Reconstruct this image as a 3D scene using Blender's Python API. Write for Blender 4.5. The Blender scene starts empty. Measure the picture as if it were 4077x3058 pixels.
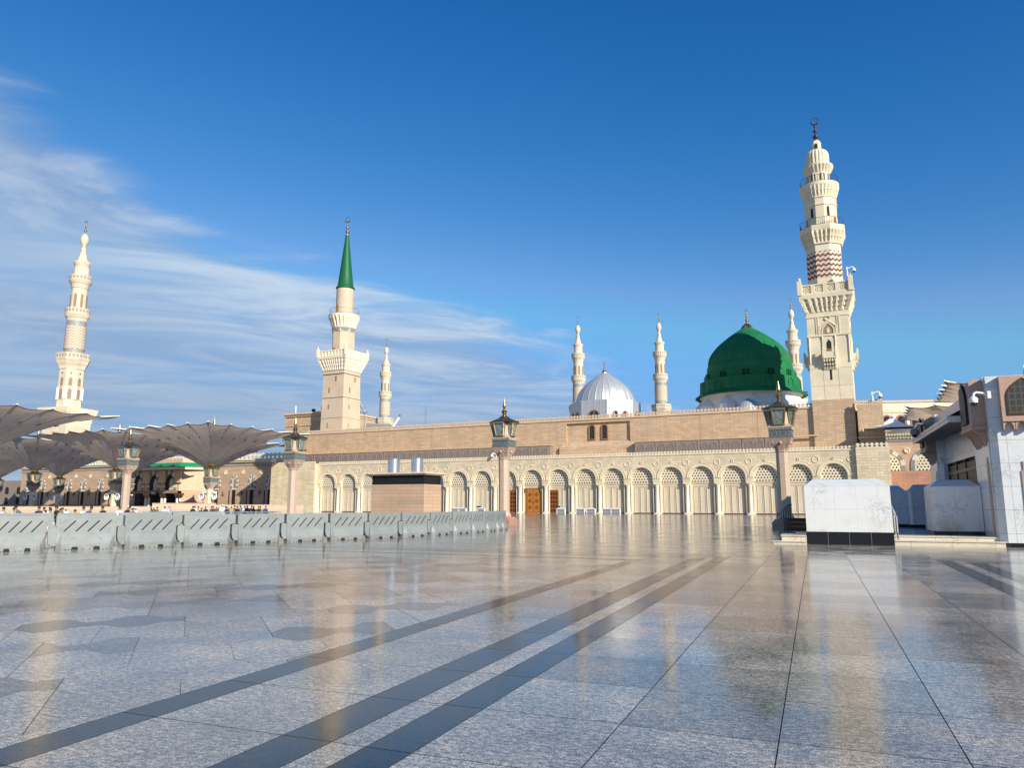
import bpy, bmesh, math, random
from mathutils import Vector, Matrix
R = math.radians
rnd = random.Random(7)
sc = bpy.context.scene
COL = sc.collection

# ---------------------------------------------------------------- camera, sky, sun, exposure
CAM_H = 1.6
cam_d = bpy.data.cameras.new('camera')
cam_d.sensor_width = 36.0
cam_d.lens = 26.08
cam_d.clip_start = 0.1
cam_d.clip_end = 4000
cam = bpy.data.objects.new('camera', cam_d)
COL.objects.link(cam)
cam.location = (0, 0, CAM_H)
cam.rotation_euler = (R(90 + 9.21), 0, 0)
sc.camera = cam

TH = R(26.4)                                   # the mosque's long wall
TP = R(22.0)                                   # the paving grid and the marble entrance
UX = Vector((math.cos(TH), -math.sin(TH), 0))
AY = Vector((math.sin(TH), math.cos(TH), 0))
P0 = Vector((11.1, 127.8, 0))
WX = Vector((math.cos(TP), -math.sin(TP), 0))
VY = Vector((math.sin(TP), math.cos(TP), 0))
SUN_EL = R(25.5)
SUN_A = R(29.5)                                  # from the wall's run towards its face
sun_h = UX * math.cos(SUN_A) - AY * math.sin(SUN_A)
sun_dir = Vector((sun_h.x * math.cos(SUN_EL), sun_h.y * math.cos(SUN_EL), math.sin(SUN_EL)))

sc.view_settings.view_transform = 'Standard'
sc.view_settings.look = 'None'
sc.view_settings.exposure = 0.47
sc.view_settings.gamma = 1.0
sc.cycles.max_bounces = 6
sc.cycles.glossy_bounces = 3
sc.cycles.diffuse_bounces = 3
sc.cycles.transmission_bounces = 3
sc.cycles.caustics_reflective = False
sc.cycles.caustics_refractive = False
sc.cycles.use_denoising = True

sl = bpy.data.lights.new('sun', 'SUN')
sl.energy = 4.6
sl.angle = R(0.5)
sl.color = (1.0, 0.90, 0.76)
so = bpy.data.objects.new('sun', sl)
COL.objects.link(so)
so.rotation_euler = sun_dir.to_track_quat('Z', 'Y').to_euler()


class NT:
    """small helper for node trees"""
    def __init__(s, tree):
        s.t = tree
        s.n = tree.nodes
    def add(s, kind, **kw):
        nd = s.n.new(kind)
        for k, v in kw.items():
            setattr(nd, k, v)
        return nd
    def put(s, sock, v):
        if v is None:
            return
        if isinstance(v, bpy.types.NodeSocket):
            s.t.links.new(v, sock)
        else:
            sock.default_value = v
    def m(s, op, a, b=None, c=None, clamp=False):
        nd = s.add('ShaderNodeMath', operation=op)
        nd.use_clamp = clamp
        s.put(nd.inputs[0], a); s.put(nd.inputs[1], b); s.put(nd.inputs[2], c)
        return nd.outputs[0]
    def vm(s, op, a, b=None):
        nd = s.add('ShaderNodeVectorMath', operation=op)
        s.put(nd.inputs[0], a); s.put(nd.inputs[1], b)
        return nd.outputs[0]
    def xyz(s, v):
        nd = s.add('ShaderNodeSeparateXYZ'); s.put(nd.inputs[0], v)
        return nd.outputs[0], nd.outputs[1], nd.outputs[2]
    def comb(s, x, y, z=0.0):
        nd = s.add('ShaderNodeCombineXYZ')
        s.put(nd.inputs[0], x); s.put(nd.inputs[1], y); s.put(nd.inputs[2], z)
        return nd.outputs[0]
    def mix(s, f, a, b, mode='MIX'):
        nd = s.add('ShaderNodeMix', data_type='RGBA', blend_type=mode)
        s.put(nd.inputs[0], f)
        s.put(nd.inputs[6], a if isinstance(a, bpy.types.NodeSocket) else rgba(a))
        s.put(nd.inputs[7], b if isinstance(b, bpy.types.NodeSocket) else rgba(b))
        return nd.outputs[2]
    def noise(s, vec, scale, detail=3, rough=0.55, dist=0.0):
        nd = s.add('ShaderNodeTexNoise')
        s.put(nd.inputs['Vector'], vec); nd.inputs['Scale'].default_value = scale
        nd.inputs['Detail'].default_value = detail; nd.inputs['Roughness'].default_value = rough
        nd.inputs['Distortion'].default_value = dist
        return nd.outputs[0]
    def ramp(s, v, a, b, lo=0.0, hi=1.0, smooth=True):
        nd = s.add('ShaderNodeMapRange', interpolation_type='SMOOTHSTEP' if smooth else 'LINEAR')
        s.put(nd.inputs[0], v); s.put(nd.inputs[1], a); s.put(nd.inputs[2], b)
        s.put(nd.inputs[3], lo); s.put(nd.inputs[4], hi)
        return nd.outputs[0]


def rgba(c):
    return (c[0], c[1], c[2], 1.0) if len(c) == 3 else tuple(c)


def make_world():
    w = bpy.data.worlds.new('World')
    sc.world = w
    w.use_nodes = True
    t = NT(w.node_tree)
    t.n.clear()
    sky = t.add('ShaderNodeTexSky', sky_type='NISHITA')
    sky.sun_disc = False
    sky.sun_elevation = SUN_EL
    sky.sun_rotation = math.atan2(sun_dir.x, sun_dir.y)
    sky.altitude = 600
    sky.air_density = 1.0
    sky.dust_density = 0.6
    sky.ozone_density = 2.2
    hs = t.add('ShaderNodeHueSaturation')
    hs.inputs['Saturation'].default_value = 1.14
    hs.inputs['Value'].default_value = 1.22
    t.put(hs.inputs['Color'], sky.outputs[0])
    d = t.add('ShaderNodeTexCoord').outputs['Generated']
    x, y, z = t.xyz(d)
    az = t.m('ARCTAN2', x, y)                       # 0 ahead, negative to the left
    el = t.m('ARCSINE', z)
    # streaky cirrus in the low western sky
    zz = t.m('MAXIMUM', z, 0.03)
    px = t.m('DIVIDE', x, t.m('ADD', zz, 0.10))
    py = t.m('DIVIDE', y, t.m('ADD', zz, 0.10))
    ca, sa = math.cos(R(24)), math.sin(R(24))
    ru = t.m('ADD', t.m('MULTIPLY', px, ca), t.m('MULTIPLY', py, sa))
    rv = t.m('SUBTRACT', t.m('MULTIPLY', py, ca), t.m('MULTIPLY', px, sa))
    p1 = t.comb(t.m('MULTIPLY', ru, 0.55), t.m('MULTIPLY', rv, 1.1), 3.1)
    n1 = t.noise(p1, 1.3, 7, 0.6, 0.5)
    p2 = t.comb(t.m('MULTIPLY', ru, 0.75), t.m('MULTIPLY', rv, 1.6), 7.7)
    n2 = t.noise(p2, 1.6, 8, 0.62, 0.8)
    # upper edge of the cloud deck, falling from left to right
    cv = t.add('ShaderNodeFloatCurve')
    c = cv.mapping.curves[0]
    pts = [(0.0, 0.66), (0.10, 0.57), (0.20, 0.46), (0.34, 0.385), (0.46, 0.355), (0.54, 0.285), (0.62, 0.20), (0.75, 0.14), (1.0, 0.08)]
    c.points[0].location = pts[0]; c.points[1].location = pts[-1]
    for q in pts[1:-1]:
        c.points.new(*q)
    cv.mapping.update()
    t.put(cv.inputs[1], t.ramp(az, R(-42), R(42), 0, 1, False))
    edge = t.m('MULTIPLY', cv.outputs[0], R(45))
    wob = t.m('MULTIPLY', t.m('SUBTRACT', n2, 0.5), R(10))
    depth = t.m('SUBTRACT', t.m('ADD', edge, wob), el)
    deck = t.ramp(depth, R(-0.5), R(4.0))
    dens = t.ramp(t.m('ADD', t.m('MULTIPLY', n1, 0.6), t.m('MULTIPLY', n2, 0.55)), 0.30, 0.78)
    cl = t.m('MULTIPLY', deck, t.m('ADD', t.m('MULTIPLY', dens, 0.42), 0.44))
    # a few stray wisps higher up on the right
    w1 = t.ramp(n2, 0.60, 0.80)
    lowsky = t.ramp(el, R(30), R(14))
    cl = t.m('MAXIMUM', cl, t.m('MULTIPLY', t.m('MULTIPLY', w1, lowsky), 0.16))
    cl = t.m('MULTIPLY', cl, t.ramp(az, R(36), R(-6), 0.25, 1.0))
    cl = t.m('MINIMUM', cl, 0.86)
    rim = t.m('MULTIPLY', t.ramp(depth, R(-1), R(2.5)), t.ramp(depth, R(13), R(2.5)))
    ctex = t.mix(t.m('MULTIPLY', t.ramp(n2, 0.36, 0.66), t.m('ADD', t.m('MULTIPLY', rim, 0.65), 0.35)), (2.3, 3.0, 4.1), (4.9, 5.4, 5.9))
    low = t.ramp(el, R(-2), R(17), 0.75, 0.0)
    cr = t.add('ShaderNodeSeparateColor'); t.put(cr.inputs[0], hs.outputs[0])
    gr = t.add('ShaderNodeCombineColor')              # clear desert blue: grade of each channel
    for i, (k, g, top) in enumerate(((0.318, 2.60, 1.15), (0.552, 1.327, 3.4), (1.057, 0.92, 7.0))):
        t.put(gr.inputs[i], t.m('MINIMUM', t.m('MULTIPLY', t.m('POWER', cr.outputs[i], g), k), top))
    base = t.mix(low, gr.outputs[0], (1.75, 2.95, 4.5))
    outc = t.mix(cl, base, ctex)
    bg = t.add('ShaderNodeBackground')
    t.put(bg.inputs[0], outc)
    bg.inputs[1].default_value = 0.10
    o = t.add('ShaderNodeOutputWorld')
    t.put(o.inputs[0], bg.outputs[0])


make_world()


# ---------------------------------------------------------------- materials
MATS = {}


def new_mat(name):
    m = bpy.data.materials.new(name)
    m.use_nodes = True
    t = NT(m.node_tree)
    b = t.n['Principled BSDF']
    MATS[name] = m
    return m, t, b


def bump(t, b, h, strength=0.3, dist=0.02):
    nd = t.add('ShaderNodeBump')
    nd.inputs['Strength'].default_value = strength
    nd.inputs['Distance'].default_value = dist
    t.put(nd.inputs['Height'], h)
    t.put(b.inputs['Normal'], nd.outputs[0])


def plain(name, col, rough=0.6, metal=0.0, var=0.12, scale=1.5, spec=0.5, bmp=0.0, bscale=30):
    m, t, b = new_mat(name)
    o = t.add('ShaderNodeTexCoord').outputs['Object']
    n = t.noise(o, scale, 5, 0.6)
    f = t.ramp(n, 0.3, 0.7, 1 - var, 1 + var, False)
    c = t.mix(1.0, rgba(col), t.comb(f, f, f), 'MULTIPLY')
    t.put(b.inputs['Base Color'], c)
    b.inputs['Roughness'].default_value = rough
    b.inputs['Metallic'].default_value = metal
    b.inputs['Specular IOR Level'].default_value = spec
    if bmp:
        bump(t, b, t.noise(o, bscale, 4), bmp, 0.01)
    return m


def masonry(name, col, bw=1.0, bh=0.38, mortar=0.018, dark=0.55, var=0.13, rough=0.72, stain=0.16, tint=None, offset=0.5):
    """coursed cut stone on upright walls: courses follow object z"""
    m, t, b = new_mat(name)
    o = t.add('ShaderNodeTexCoord').outputs['Object']
    x, y, z = t.xyz(o)
    v = t.comb(t.m('ADD', x, t.m('MULTIPLY', y, 1.0)), z, 0.0)
    br = t.add('ShaderNodeTexBrick')
    br.offset = offset
    t.put(br.inputs['Vector'], v)
    br.inputs['Scale'].default_value = 1.0
    br.inputs['Brick Width'].default_value = bw
    br.inputs['Row Height'].default_value = bh
    br.inputs['Mortar Size'].default_value = mortar
    br.inputs['Mortar Smooth'].default_value = 0.2
    br.inputs['Bias'].default_value = 0.0
    t2 = tint or (col[0] * 1.03, col[1] * 0.97, col[2] * 0.92)
    br.inputs['Color1'].default_value = rgba([c * (1 - var) for c in col])
    br.inputs['Color2'].default_value = rgba([c * (1 + var * 0.7) for c in t2])
    br.inputs['Mortar'].default_value = rgba([c * dark for c in col])
    n = t.noise(o, 0.35, 5, 0.6)
    n2 = t.noise(o, 9.0, 4, 0.6)
    st = t.comb(t.m('MULTIPLY', x, 1.2), t.m('MULTIPLY', y, 1.2), t.m('MULTIPLY', z, 0.12))
    n3 = t.noise(st, 1.0, 4, 0.6)
    f = t.m('MULTIPLY', t.ramp(n, 0.3, 0.7, 1 - stain * 0.6, 1 + stain * 0.4, False), t.ramp(n2, 0.25, 0.75, 0.93, 1.06, False))
    f = t.m('MULTIPLY', f, t.ramp(n3, 0.35, 0.75, 1 + stain * 0.15, 1 - stain * 0.6, False))
    t.put(b.inputs['Base Color'], t.mix(1.0, br.outputs[0], t.comb(f, f, f), 'MULTIPLY'))
    b.inputs['Roughness'].default_value = rough
    b.inputs['Specular IOR Level'].default_value = 0.3
    bump(t, b, br.outputs['Fac'], 0.25, -0.01)
    return m


def lattice_mat(name, col, hole, cw=0.45, ch=0.42):
    """pierced stone screen: rows of pointed dark openings"""
    m, t, b = new_mat(name)
    o = t.add('ShaderNodeTexCoord').outputs['Object']
    x, y, z = t.xyz(o)
    v = t.m('DIVIDE', z, ch)
    row = t.m('FLOOR', v)
    fv = t.m('FRACT', v)
    fu = t.m('FRACT', t.m('ADD', t.m('DIVIDE', t.m('ADD', x, 500.0), cw), t.m('MULTIPLY', row, 0.5)))
    du = t.m('ABSOLUTE', t.m('SUBTRACT', fu, 0.5))
    body = t.m('MULTIPLY', 0.40, t.m('SUBTRACT', 1.0, t.m('DIVIDE', t.m('SUBTRACT', fv, 0.12), 0.80)))
    inside = t.m('MULTIPLY', t.m('LESS_THAN', du, body), t.m('GREATER_THAN', fv, 0.16))
    notch = t.m('MULTIPLY', t.m('LESS_THAN', du, 0.06), t.m('LESS_THAN', fv, 0.26))
    inside = t.m('MULTIPLY', inside, t.m('SUBTRACT', 1.0, notch))
    t.put(b.inputs['Base Color'], t.mix(inside, rgba(col), rgba(hole)))
    b.inputs['Roughness'].default_value = 0.75
    b.inputs['Specular IOR Level'].default_value = 0.2
    return m


def grille_mat(name, col, hole, cw=0.16, ch=0.16, width=0.3, rough=0.5, metal=0.0, axis='XZ'):
    m, t, b = new_mat(name)
    o = t.add('ShaderNodeTexCoord').outputs['Object']
    x, y, z = t.xyz(o)
    h = t.m('ADD', t.m('ADD', x, y), 500.0)
    fu = t.m('ABSOLUTE', t.m('SUBTRACT', t.m('FRACT', t.m('DIVIDE', h, cw)), 0.5))
    fv = t.m('ABSOLUTE', t.m('SUBTRACT', t.m('FRACT', t.m('DIVIDE', z, ch)), 0.5))
    bar = t.m('MAXIMUM', t.m('GREATER_THAN', fu, 0.5 - width / 2), t.m('GREATER_THAN', fv, 0.5 - width / 2))
    t.put(b.inputs['Base Color'], t.mix(bar, rgba(hole), rgba(col)))
    b.inputs['Roughness'].default_value = rough
    b.inputs['Metallic'].default_value = metal
    return m


def zigzag_mat(name, c1, c2, period, amp, wave, frac=0.5, relief=0.0):
    """chevron courses round a shaft; UV = (metres round, metres up)"""
    m, t, b = new_mat(name)
    uv = t.add('ShaderNodeTexCoord').outputs['UV']
    u, v, _ = t.xyz(uv)
    tri = t.m('MULTIPLY', t.m('ABSOLUTE', t.m('SUBTRACT', t.m('FRACT', t.m('DIVIDE', u, wave)), 0.5)), 2 * amp)
    k = t.m('FRACT', t.m('DIVIDE', t.m('ADD', v, tri), period))
    on = t.m('LESS_THAN', k, frac)
    t.put(b.inputs['Base Color'], t.mix(on, rgba(c1), rgba(c2)))
    b.inputs['Roughness'].default_value = 0.75
    b.inputs['Specular IOR Level'].default_value = 0.2
    if relief:
        bump(t, b, t.m('ABSOLUTE', t.m('SUBTRACT', k, 0.5)), relief, 0.25)
    return m


def pierced_mat(name, col, hole, wave, z0, h):
    """balcony parapet with small square openings; UV = (metres round, metres up)"""
    m, t, b = new_mat(name)
    uv = t.add('ShaderNodeTexCoord').outputs['UV']
    u, v, _ = t.xyz(uv)
    fu = t.m('ABSOLUTE', t.m('SUBTRACT', t.m('FRACT', t.m('DIVIDE', u, wave)), 0.5))
    fv = t.m('ABSOLUTE', t.m('SUBTRACT', t.m('DIVIDE', t.m('SUBTRACT', v, z0), h), 0.52))
    sq = t.m('MULTIPLY', t.m('LESS_THAN', fu, 0.31), t.m('LESS_THAN', fv, 0.30))
    cross = t.m('LESS_THAN', t.m('ABSOLUTE', t.m('SUBTRACT', fu, fv)), 0.07)
    on = t.m('MULTIPLY', sq, t.m('SUBTRACT', 1.0, cross))
    t.put(b.inputs['Base Color'], t.mix(on, rgba(col), rgba(hole)))
    b.inputs['Roughness'].default_value = 0.75
    b.inputs['Specular IOR Level'].default_value = 0.2
    return m


def marble(name, col, vein, rough=0.22, panel=None, stain=False, jt=0.6):
    m, t, b = new_mat(name)
    o = t.add('ShaderNodeTexCoord').outputs['Object']
    x, y, z = t.xyz(o)
    w = t.noise(o, 1.6, 8, 0.68, 2.2)
    v = t.ramp(t.m('ABSOLUTE', t.m('SUBTRACT', w, 0.5)), 0.0, 0.035, 1.0, 0.0)
    patch = t.ramp(t.noise(o, 0.9, 3), 0.42, 0.7)
    fine = t.noise(o, 14, 6, 0.7, 1.0)
    c = t.mix(t.m('MULTIPLY', t.m('MULTIPLY', v, patch), 0.75), rgba(col), rgba(vein))
    f = t.ramp(fine, 0.3, 0.7, 0.93, 1.05, False)
    c = t.mix(1.0, c, t.comb(f, f, f), 'MULTIPLY')
    if stain:
        s = t.m('MULTIPLY', t.ramp(z, 1.25, 0.45), t.ramp(t.noise(o, 1.1, 5, 0.6), 0.40, 0.68))
        c = t.mix(t.m('MULTIPLY', s, 0.7), c, (0.55, 0.43, 0.27, 1))
    if panel:
        pw, ph, px0, pz0 = panel
        h = t.m('ADD', t.m('ADD', x, y), 100.0 * pw - px0)
        fu = t.m('ABSOLUTE', t.m('SUBTRACT', t.m('FRACT', t.m('ADD', t.m('DIVIDE', h, pw), 0.5)), 0.5))
        fv = t.m('ABSOLUTE', t.m('SUBTRACT', t.m('FRACT', t.m('ADD', t.m('DIVIDE', t.m('SUBTRACT', z, pz0), ph), 100.5)), 0.5))
        j = t.m('MAXIMUM', t.m('LESS_THAN', fu, 0.008 / pw), t.m('LESS_THAN', fv, 0.008 / ph))
        c = t.mix(t.m('MULTIPLY', j, jt), c, (0.12, 0.12, 0.13, 1))
    t.put(b.inputs['Base Color'], c)
    b.inputs['Roughness'].default_value = rough
    return m


def paving_mat(name):
    """honed granite slabs: tone and a hair of tilt come from each slab"""
    m, t, b = new_mat(name)
    o = t.add('ShaderNodeTexCoord').outputs['Object']
    a = t.add('ShaderNodeAttribute', attribute_name='tone')
    b2 = t.add('ShaderNodeAttribute', attribute_name='tilt')
    tone = a.outputs['Fac']
    sp = t.noise(o, 75, 3, 0.8)
    st = t.vm('MULTIPLY', o, (9.0, 34.0, 1.0))
    n2 = t.noise(st, 1.0, 5, 0.65, 0.6)
    n3 = t.noise(o, 0.9, 5, 0.6)
    n4 = t.noise(o, 22, 4, 0.7)
    f = t.m('MULTIPLY', t.ramp(sp, 0.42, 0.58, 0.42, 1.62, False), t.ramp(n2, 0.38, 0.62, 0.66, 1.38, False))
    f = t.m('MULTIPLY', f, t.ramp(n3, 0.36, 0.64, 0.76, 1.22, False))
    f = t.m('MULTIPLY', f, t.ramp(n4, 0.42, 0.58, 0.68, 1.34, False))
    f = t.m('MULTIPLY', f, tone)
    warm = t.ramp(n3, 0.45, 0.75)
    c = t.mix(warm, (1.10, 1.02, 0.88, 1), (1.24, 1.04, 0.77, 1))
    t.put(b.inputs['Base Color'], t.mix(1.0, c, t.comb(f, f, f), 'MULTIPLY'))
    r = t.ramp(n3, 0.36, 0.64, 0.095, 0.175, False)
    r = t.m('ADD', r, t.ramp(n4, 0.35, 0.75, -0.01, 0.03, False))
    t.put(b.inputs['Roughness'], r)
    b.inputs['Specular IOR Level'].default_value = 0.40
    g = t.add('ShaderNodeNewGeometry').outputs['Normal']
    nn = t.vm('NORMALIZE', t.vm('ADD', g, b2.outputs['Vector']))
    bp = t.add('ShaderNodeBump')
    bp.inputs['Strength'].default_value = 0.10
    bp.inputs['Distance'].default_value = 0.004
    t.put(bp.inputs['Height'], t.m('ADD', t.noise(o, 3.0, 3), t.m('MULTIPLY', sp, 0.05)))
    t.put(bp.inputs['Normal'], nn)
    t.put(b.inputs['Normal'], bp.outputs[0])
    return m


def fabric(name, col):
    """thin woven sheet: lets a little light through"""
    m, t, b = new_mat(name)
    o = t.add('ShaderNodeTexCoord').outputs['Object']
    f = t.m('MULTIPLY', t.ramp(t.noise(o, 0.45, 5, 0.6), 0.3, 0.7, 0.85, 1.12, False), t.ramp(t.noise(o, 6.0, 4, 0.6), 0.3, 0.7, 0.93, 1.07, False))
    c = t.mix(1.0, rgba(col), t.comb(f, f, f), 'MULTIPLY')
    t.put(b.inputs['Base Color'], c)
    b.inputs['Roughness'].default_value = 0.9
    b.inputs['Specular IOR Level'].default_value = 0.1
    tr = t.add('ShaderNodeBsdfTranslucent')
    t.put(tr.inputs['Color'], c)
    mx = t.add('ShaderNodeMixShader')
    mx.inputs[0].default_value = 0.40
    t.t.links.new(b.outputs[0], mx.inputs[1]); t.t.links.new(tr.outputs[0], mx.inputs[2])
    t.t.links.new(mx.outputs[0], t.n['Material Output'].inputs['Surface'])
    return m


CREAM = (0.71, 0.62, 0.44)
PINK = (0.575, 0.425, 0.28)
M = {}
M['cream'] = masonry('cream_cut_stone', CREAM, 1.02, 0.39, 0.022, 0.62)
M['cream_plain'] = plain('cream_dressed_stone', (0.74, 0.65, 0.47), 0.7, var=0.08, spec=0.3, bmp=0.1)
M['column'] = plain('pale_column_stone', (0.80, 0.72, 0.56), 0.6, var=0.06, spec=0.3)
M['panel'] = masonry('cream_panel_stone', (0.69, 0.61, 0.46), 40.0, 2.0, 0.02, 0.75, 0.02)
M['groove'] = plain('joint_shadow_stone', (0.20, 0.15, 0.10), 0.9)
M['plinth_brown'] = plain('brown_granite_plinth', (0.20, 0.11, 0.07), 0.5)
M['lattice'] = lattice_mat('pierced_stone_screen', (0.76, 0.67, 0.50), (0.02, 0.018, 0.016))
M['pink'] = masonry('pink_cut_stone', PINK, 1.2, 0.37, 0.020, 0.55)
M['pink_long'] = masonry('pink_long_stone', (0.56, 0.41, 0.285), 3.2, 0.36, 0.016, 0.62)
M['pink_plain'] = plain('pink_dressed_stone', (0.61, 0.46, 0.32), 0.7, spec=0.3)
M['red_brick'] = masonry('red_cut_stone', (0.50, 0.28, 0.19), 1.25, 0.40, 0.018, 0.6)
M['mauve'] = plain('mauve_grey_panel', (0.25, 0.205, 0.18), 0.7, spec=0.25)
M['mauve_lattice'] = lattice_mat('mauve_pierced_screen', (0.27, 0.225, 0.20), (0.05, 0.042, 0.042), 0.22, 0.20)
M['wood'] = plain('varnished_orange_wood', (0.50, 0.20, 0.025), 0.35, var=0.3, scale=6)
M['wood_dark'] = plain('dark_carved_wood', (0.27, 0.085, 0.016), 0.4, var=0.25, scale=6)
M['wood_frame'] = plain('brown_window_wood', (0.33, 0.14, 0.045), 0.45)
M['dark_glass'] = plain('dark_window_glass', (0.020, 0.024, 0.026), 0.12, spec=0.6)
M['gold'] = plain('gilded_metal', (0.50, 0.37, 0.17), 0.3, 1.0, 0.15, 4)
M['bronze'] = plain('bronze_metal', (0.42, 0.25, 0.13), 0.38, 1.0, 0.15)
M['dark_bronze'] = plain('dark_bronze_metal', (0.10, 0.065, 0.045), 0.45, 0.8, 0.15)
M['white_stone'] = masonry('pale_minaret_stone', (0.70, 0.60, 0.465), 1.2, 0.6, 0.014, 0.8, 0.06)
M['minaret_stone'] = plain('main_minaret_stone', (0.70, 0.625, 0.45), 0.7, var=0.11, scale=0.5, spec=0.3, bmp=0.1)
M['minaret_tan'] = plain('tan_minaret_render', (0.60, 0.475, 0.345), 0.75, var=0.08, scale=0.4, spec=0.25)
M['mstone'] = plain('warm_minaret_stone', (0.66, 0.575, 0.43), 0.7, var=0.1, scale=0.3, spec=0.25)
M['grey_band'] = plain('grey_granite_band', (0.30, 0.31, 0.30), 0.5)
M['white_zigzag'] = zigzag_mat('cream_chevron_relief', (0.68, 0.59, 0.45), (0.36, 0.285, 0.20), 0.98, 0.60, 1.6, 0.34, 1.0)
M['red_zigzag'] = zigzag_mat('red_and_cream_chevrons', (0.66, 0.57, 0.44), (0.17, 0.062, 0.052), 0.86, 0.34, 0.76, 0.45, 0.2)
M['pierced'] = pierced_mat('pierced_cream_parapet', (0.66, 0.575, 0.43), (0.15, 0.11, 0.07), 1.16, 0.0, 1.0)
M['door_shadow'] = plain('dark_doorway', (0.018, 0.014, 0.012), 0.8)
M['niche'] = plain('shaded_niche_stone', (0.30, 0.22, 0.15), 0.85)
M['green_dome'] = plain('green_painted_lead', (0.014, 0.160, 0.056), 0.6, var=0.2, scale=0.5, spec=0.2)
M['green_cone'] = plain('green_painted_metal', (0.007, 0.115, 0.042), 0.5, var=0.12, spec=0.3)
M['silver'] = plain('silver_sheet_metal', (0.56, 0.58, 0.58), 0.5, 0.55, 0.08)
M['silver_flat'] = plain('grey_sheet_metal', (0.50, 0.54, 0.58), 0.5, 0.55, 0.06)
M['white_paint'] = plain('white_painted_render', (0.78, 0.77, 0.74), 0.6, var=0.06)
M['white_plastic'] = plain('white_plastic', (0.80, 0.81, 0.80), 0.4, var=0.04)
M['rail_iron'] = plain('dark_iron_rail', (0.03, 0.045, 0.06), 0.45, 0.6)
M['teal_rail'] = plain('teal_painted_rail', (0.03, 0.12, 0.13), 0.45)
M['steel'] = plain('brushed_steel', (0.62, 0.60, 0.55), 0.25, 1.0, 0.05)
M['galv'] = plain('galvanised_steel', (0.36, 0.40, 0.43), 0.45, 0.6)
def barrier_mat():
    m, t, b = new_mat('pale_grey_moulded_plastic')
    o = t.add('ShaderNodeTexCoord').outputs['Object']
    rn = t.add('ShaderNodeObjectInfo').outputs['Random']
    v = t.vm('ADD', o, t.comb(t.m('MULTIPLY', rn, 40.0), 0.0, 0.0))
    x, y, z = t.xyz(o)
    f = t.m('MULTIPLY', t.ramp(t.noise(v, 2.2, 5, 0.6), 0.35, 0.65, 0.92, 1.06, False), t.ramp(rn, 0, 1, 0.93, 1.06, False))
    sc1 = t.ramp(t.noise(t.vm('MULTIPLY', v, (3.0, 3.0, 16.0)), 1.0, 5, 0.7), 0.60, 0.72)
    f = t.m('MULTIPLY', f, t.m('SUBTRACT', 1.0, t.m('MULTIPLY', sc1, 0.22)))
    dirt = t.m('MULTIPLY', t.ramp(z, 0.30, 0.0), t.ramp(t.noise(v, 5.0, 5, 0.6), 0.40, 0.62))
    c = t.mix(1.0, (0.240, 0.268, 0.266, 1), t.comb(f, f, f), 'MULTIPLY')
    t.put(b.inputs['Base Color'], t.mix(t.m('MULTIPLY', dirt, 0.5), c, (0.13, 0.12, 0.10, 1)))
    b.inputs['Roughness'].default_value = 0.45
    b.inputs['Specular IOR Level'].default_value = 0.4
    return m


M['barrier'] = barrier_mat()
M['barrier_slot'] = plain('slot_shadow_black', (0.012, 0.013, 0.014), 0.8)
M['granite_lamp'] = plain('pink_speckled_granite', (0.48, 0.37, 0.28), 0.5, var=0.22, scale=40)
M['granite_side'] = plain('brown_speckled_granite', (0.38, 0.25, 0.19), 0.45, var=0.25, scale=40)
M['granite_base'] = plain('red_speckled_granite', (0.42, 0.22, 0.155), 0.45, var=0.25, scale=30)
M['carved'] = plain('carved_tan_stone', (0.44, 0.32, 0.24), 0.7, var=0.4, scale=9, bmp=1.0, bscale=14)
M['frieze'] = plain('green_patina_panel', (0.135, 0.17, 0.165), 0.55, var=0.3, scale=8, bmp=0.5, bscale=16)
M['lamp_glass'] = plain('green_tinted_lamp_glass', (0.19, 0.235, 0.225), 0.05, var=0.5, scale=5, spec=0.9)
M['lamp_roof'] = plain('dark_lamp_roof', (0.17, 0.14, 0.10), 0.35, 0.8)
M['canopy'] = fabric('taupe_canopy_fabric', (0.70, 0.555, 0.41))
M['canopy_trim'] = plain('dark_canopy_seam', (0.07, 0.05, 0.04), 0.9)
M['kiosk'] = masonry('kiosk_pink_stone', (0.54, 0.385, 0.265), 2.6, 0.28, 0.012, 0.6)
M['louver'] = plain('black_louver_metal', (0.010, 0.010, 0.011), 0.5)
M['zinc'] = plain('zinc_vent_metal', (0.64, 0.67, 0.68), 0.32, 0.9, 0.06)
M['marble_clean'] = marble('white_veined_marble', (0.66, 0.685, 0.69), (0.25, 0.27, 0.29), 0.25, (0.98, 0.88, 0.0, 0.50))
M['marble_block'] = marble('white_stained_marble', (0.72, 0.735, 0.73), (0.28, 0.30, 0.31), 0.25, (0.79, 0.90, -0.40, 0.50), True, 0.22)
M['marble_step'] = marble('cream_veined_marble', (0.68, 0.62, 0.49), (0.33, 0.26, 0.17), 0.3, (1.4, 9.0, 0.0, -1.0))
M['black_granite'] = plain('polished_black_granite', (0.010, 0.010, 0.011), 0.12, spec=0.5)
M['pink_granite'] = plain('pink_oriel_granite', (0.43, 0.29, 0.215), 0.6, var=0.2, scale=18)
M['bronze_grille'] = grille_mat('bronze_window_grille', (0.10, 0.08, 0.05), (0.035, 0.042, 0.045), 0.20, 0.24, 0.22, 0.35)
M['dark_screen'] = grille_mat('black_carved_screen', (0.028, 0.022, 0.018), (0.005, 0.005, 0.006), 0.22, 0.5, 0.35)
M['slate_roof'] = grille_mat('blue_black_roof_tile', (0.025, 0.03, 0.045), (0.06, 0.07, 0.095), 0.22, 5.0, 0.4)
M['ground'] = plain('grey_granite_ground', (0.25, 0.25, 0.26), 0.16, var=0.2, scale=0.6)
M['grout'] = plain('dark_paving_joint', (0.055, 0.05, 0.048), 0.8)
M['paving'] = paving_mat('granite_slab_paving')
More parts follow.
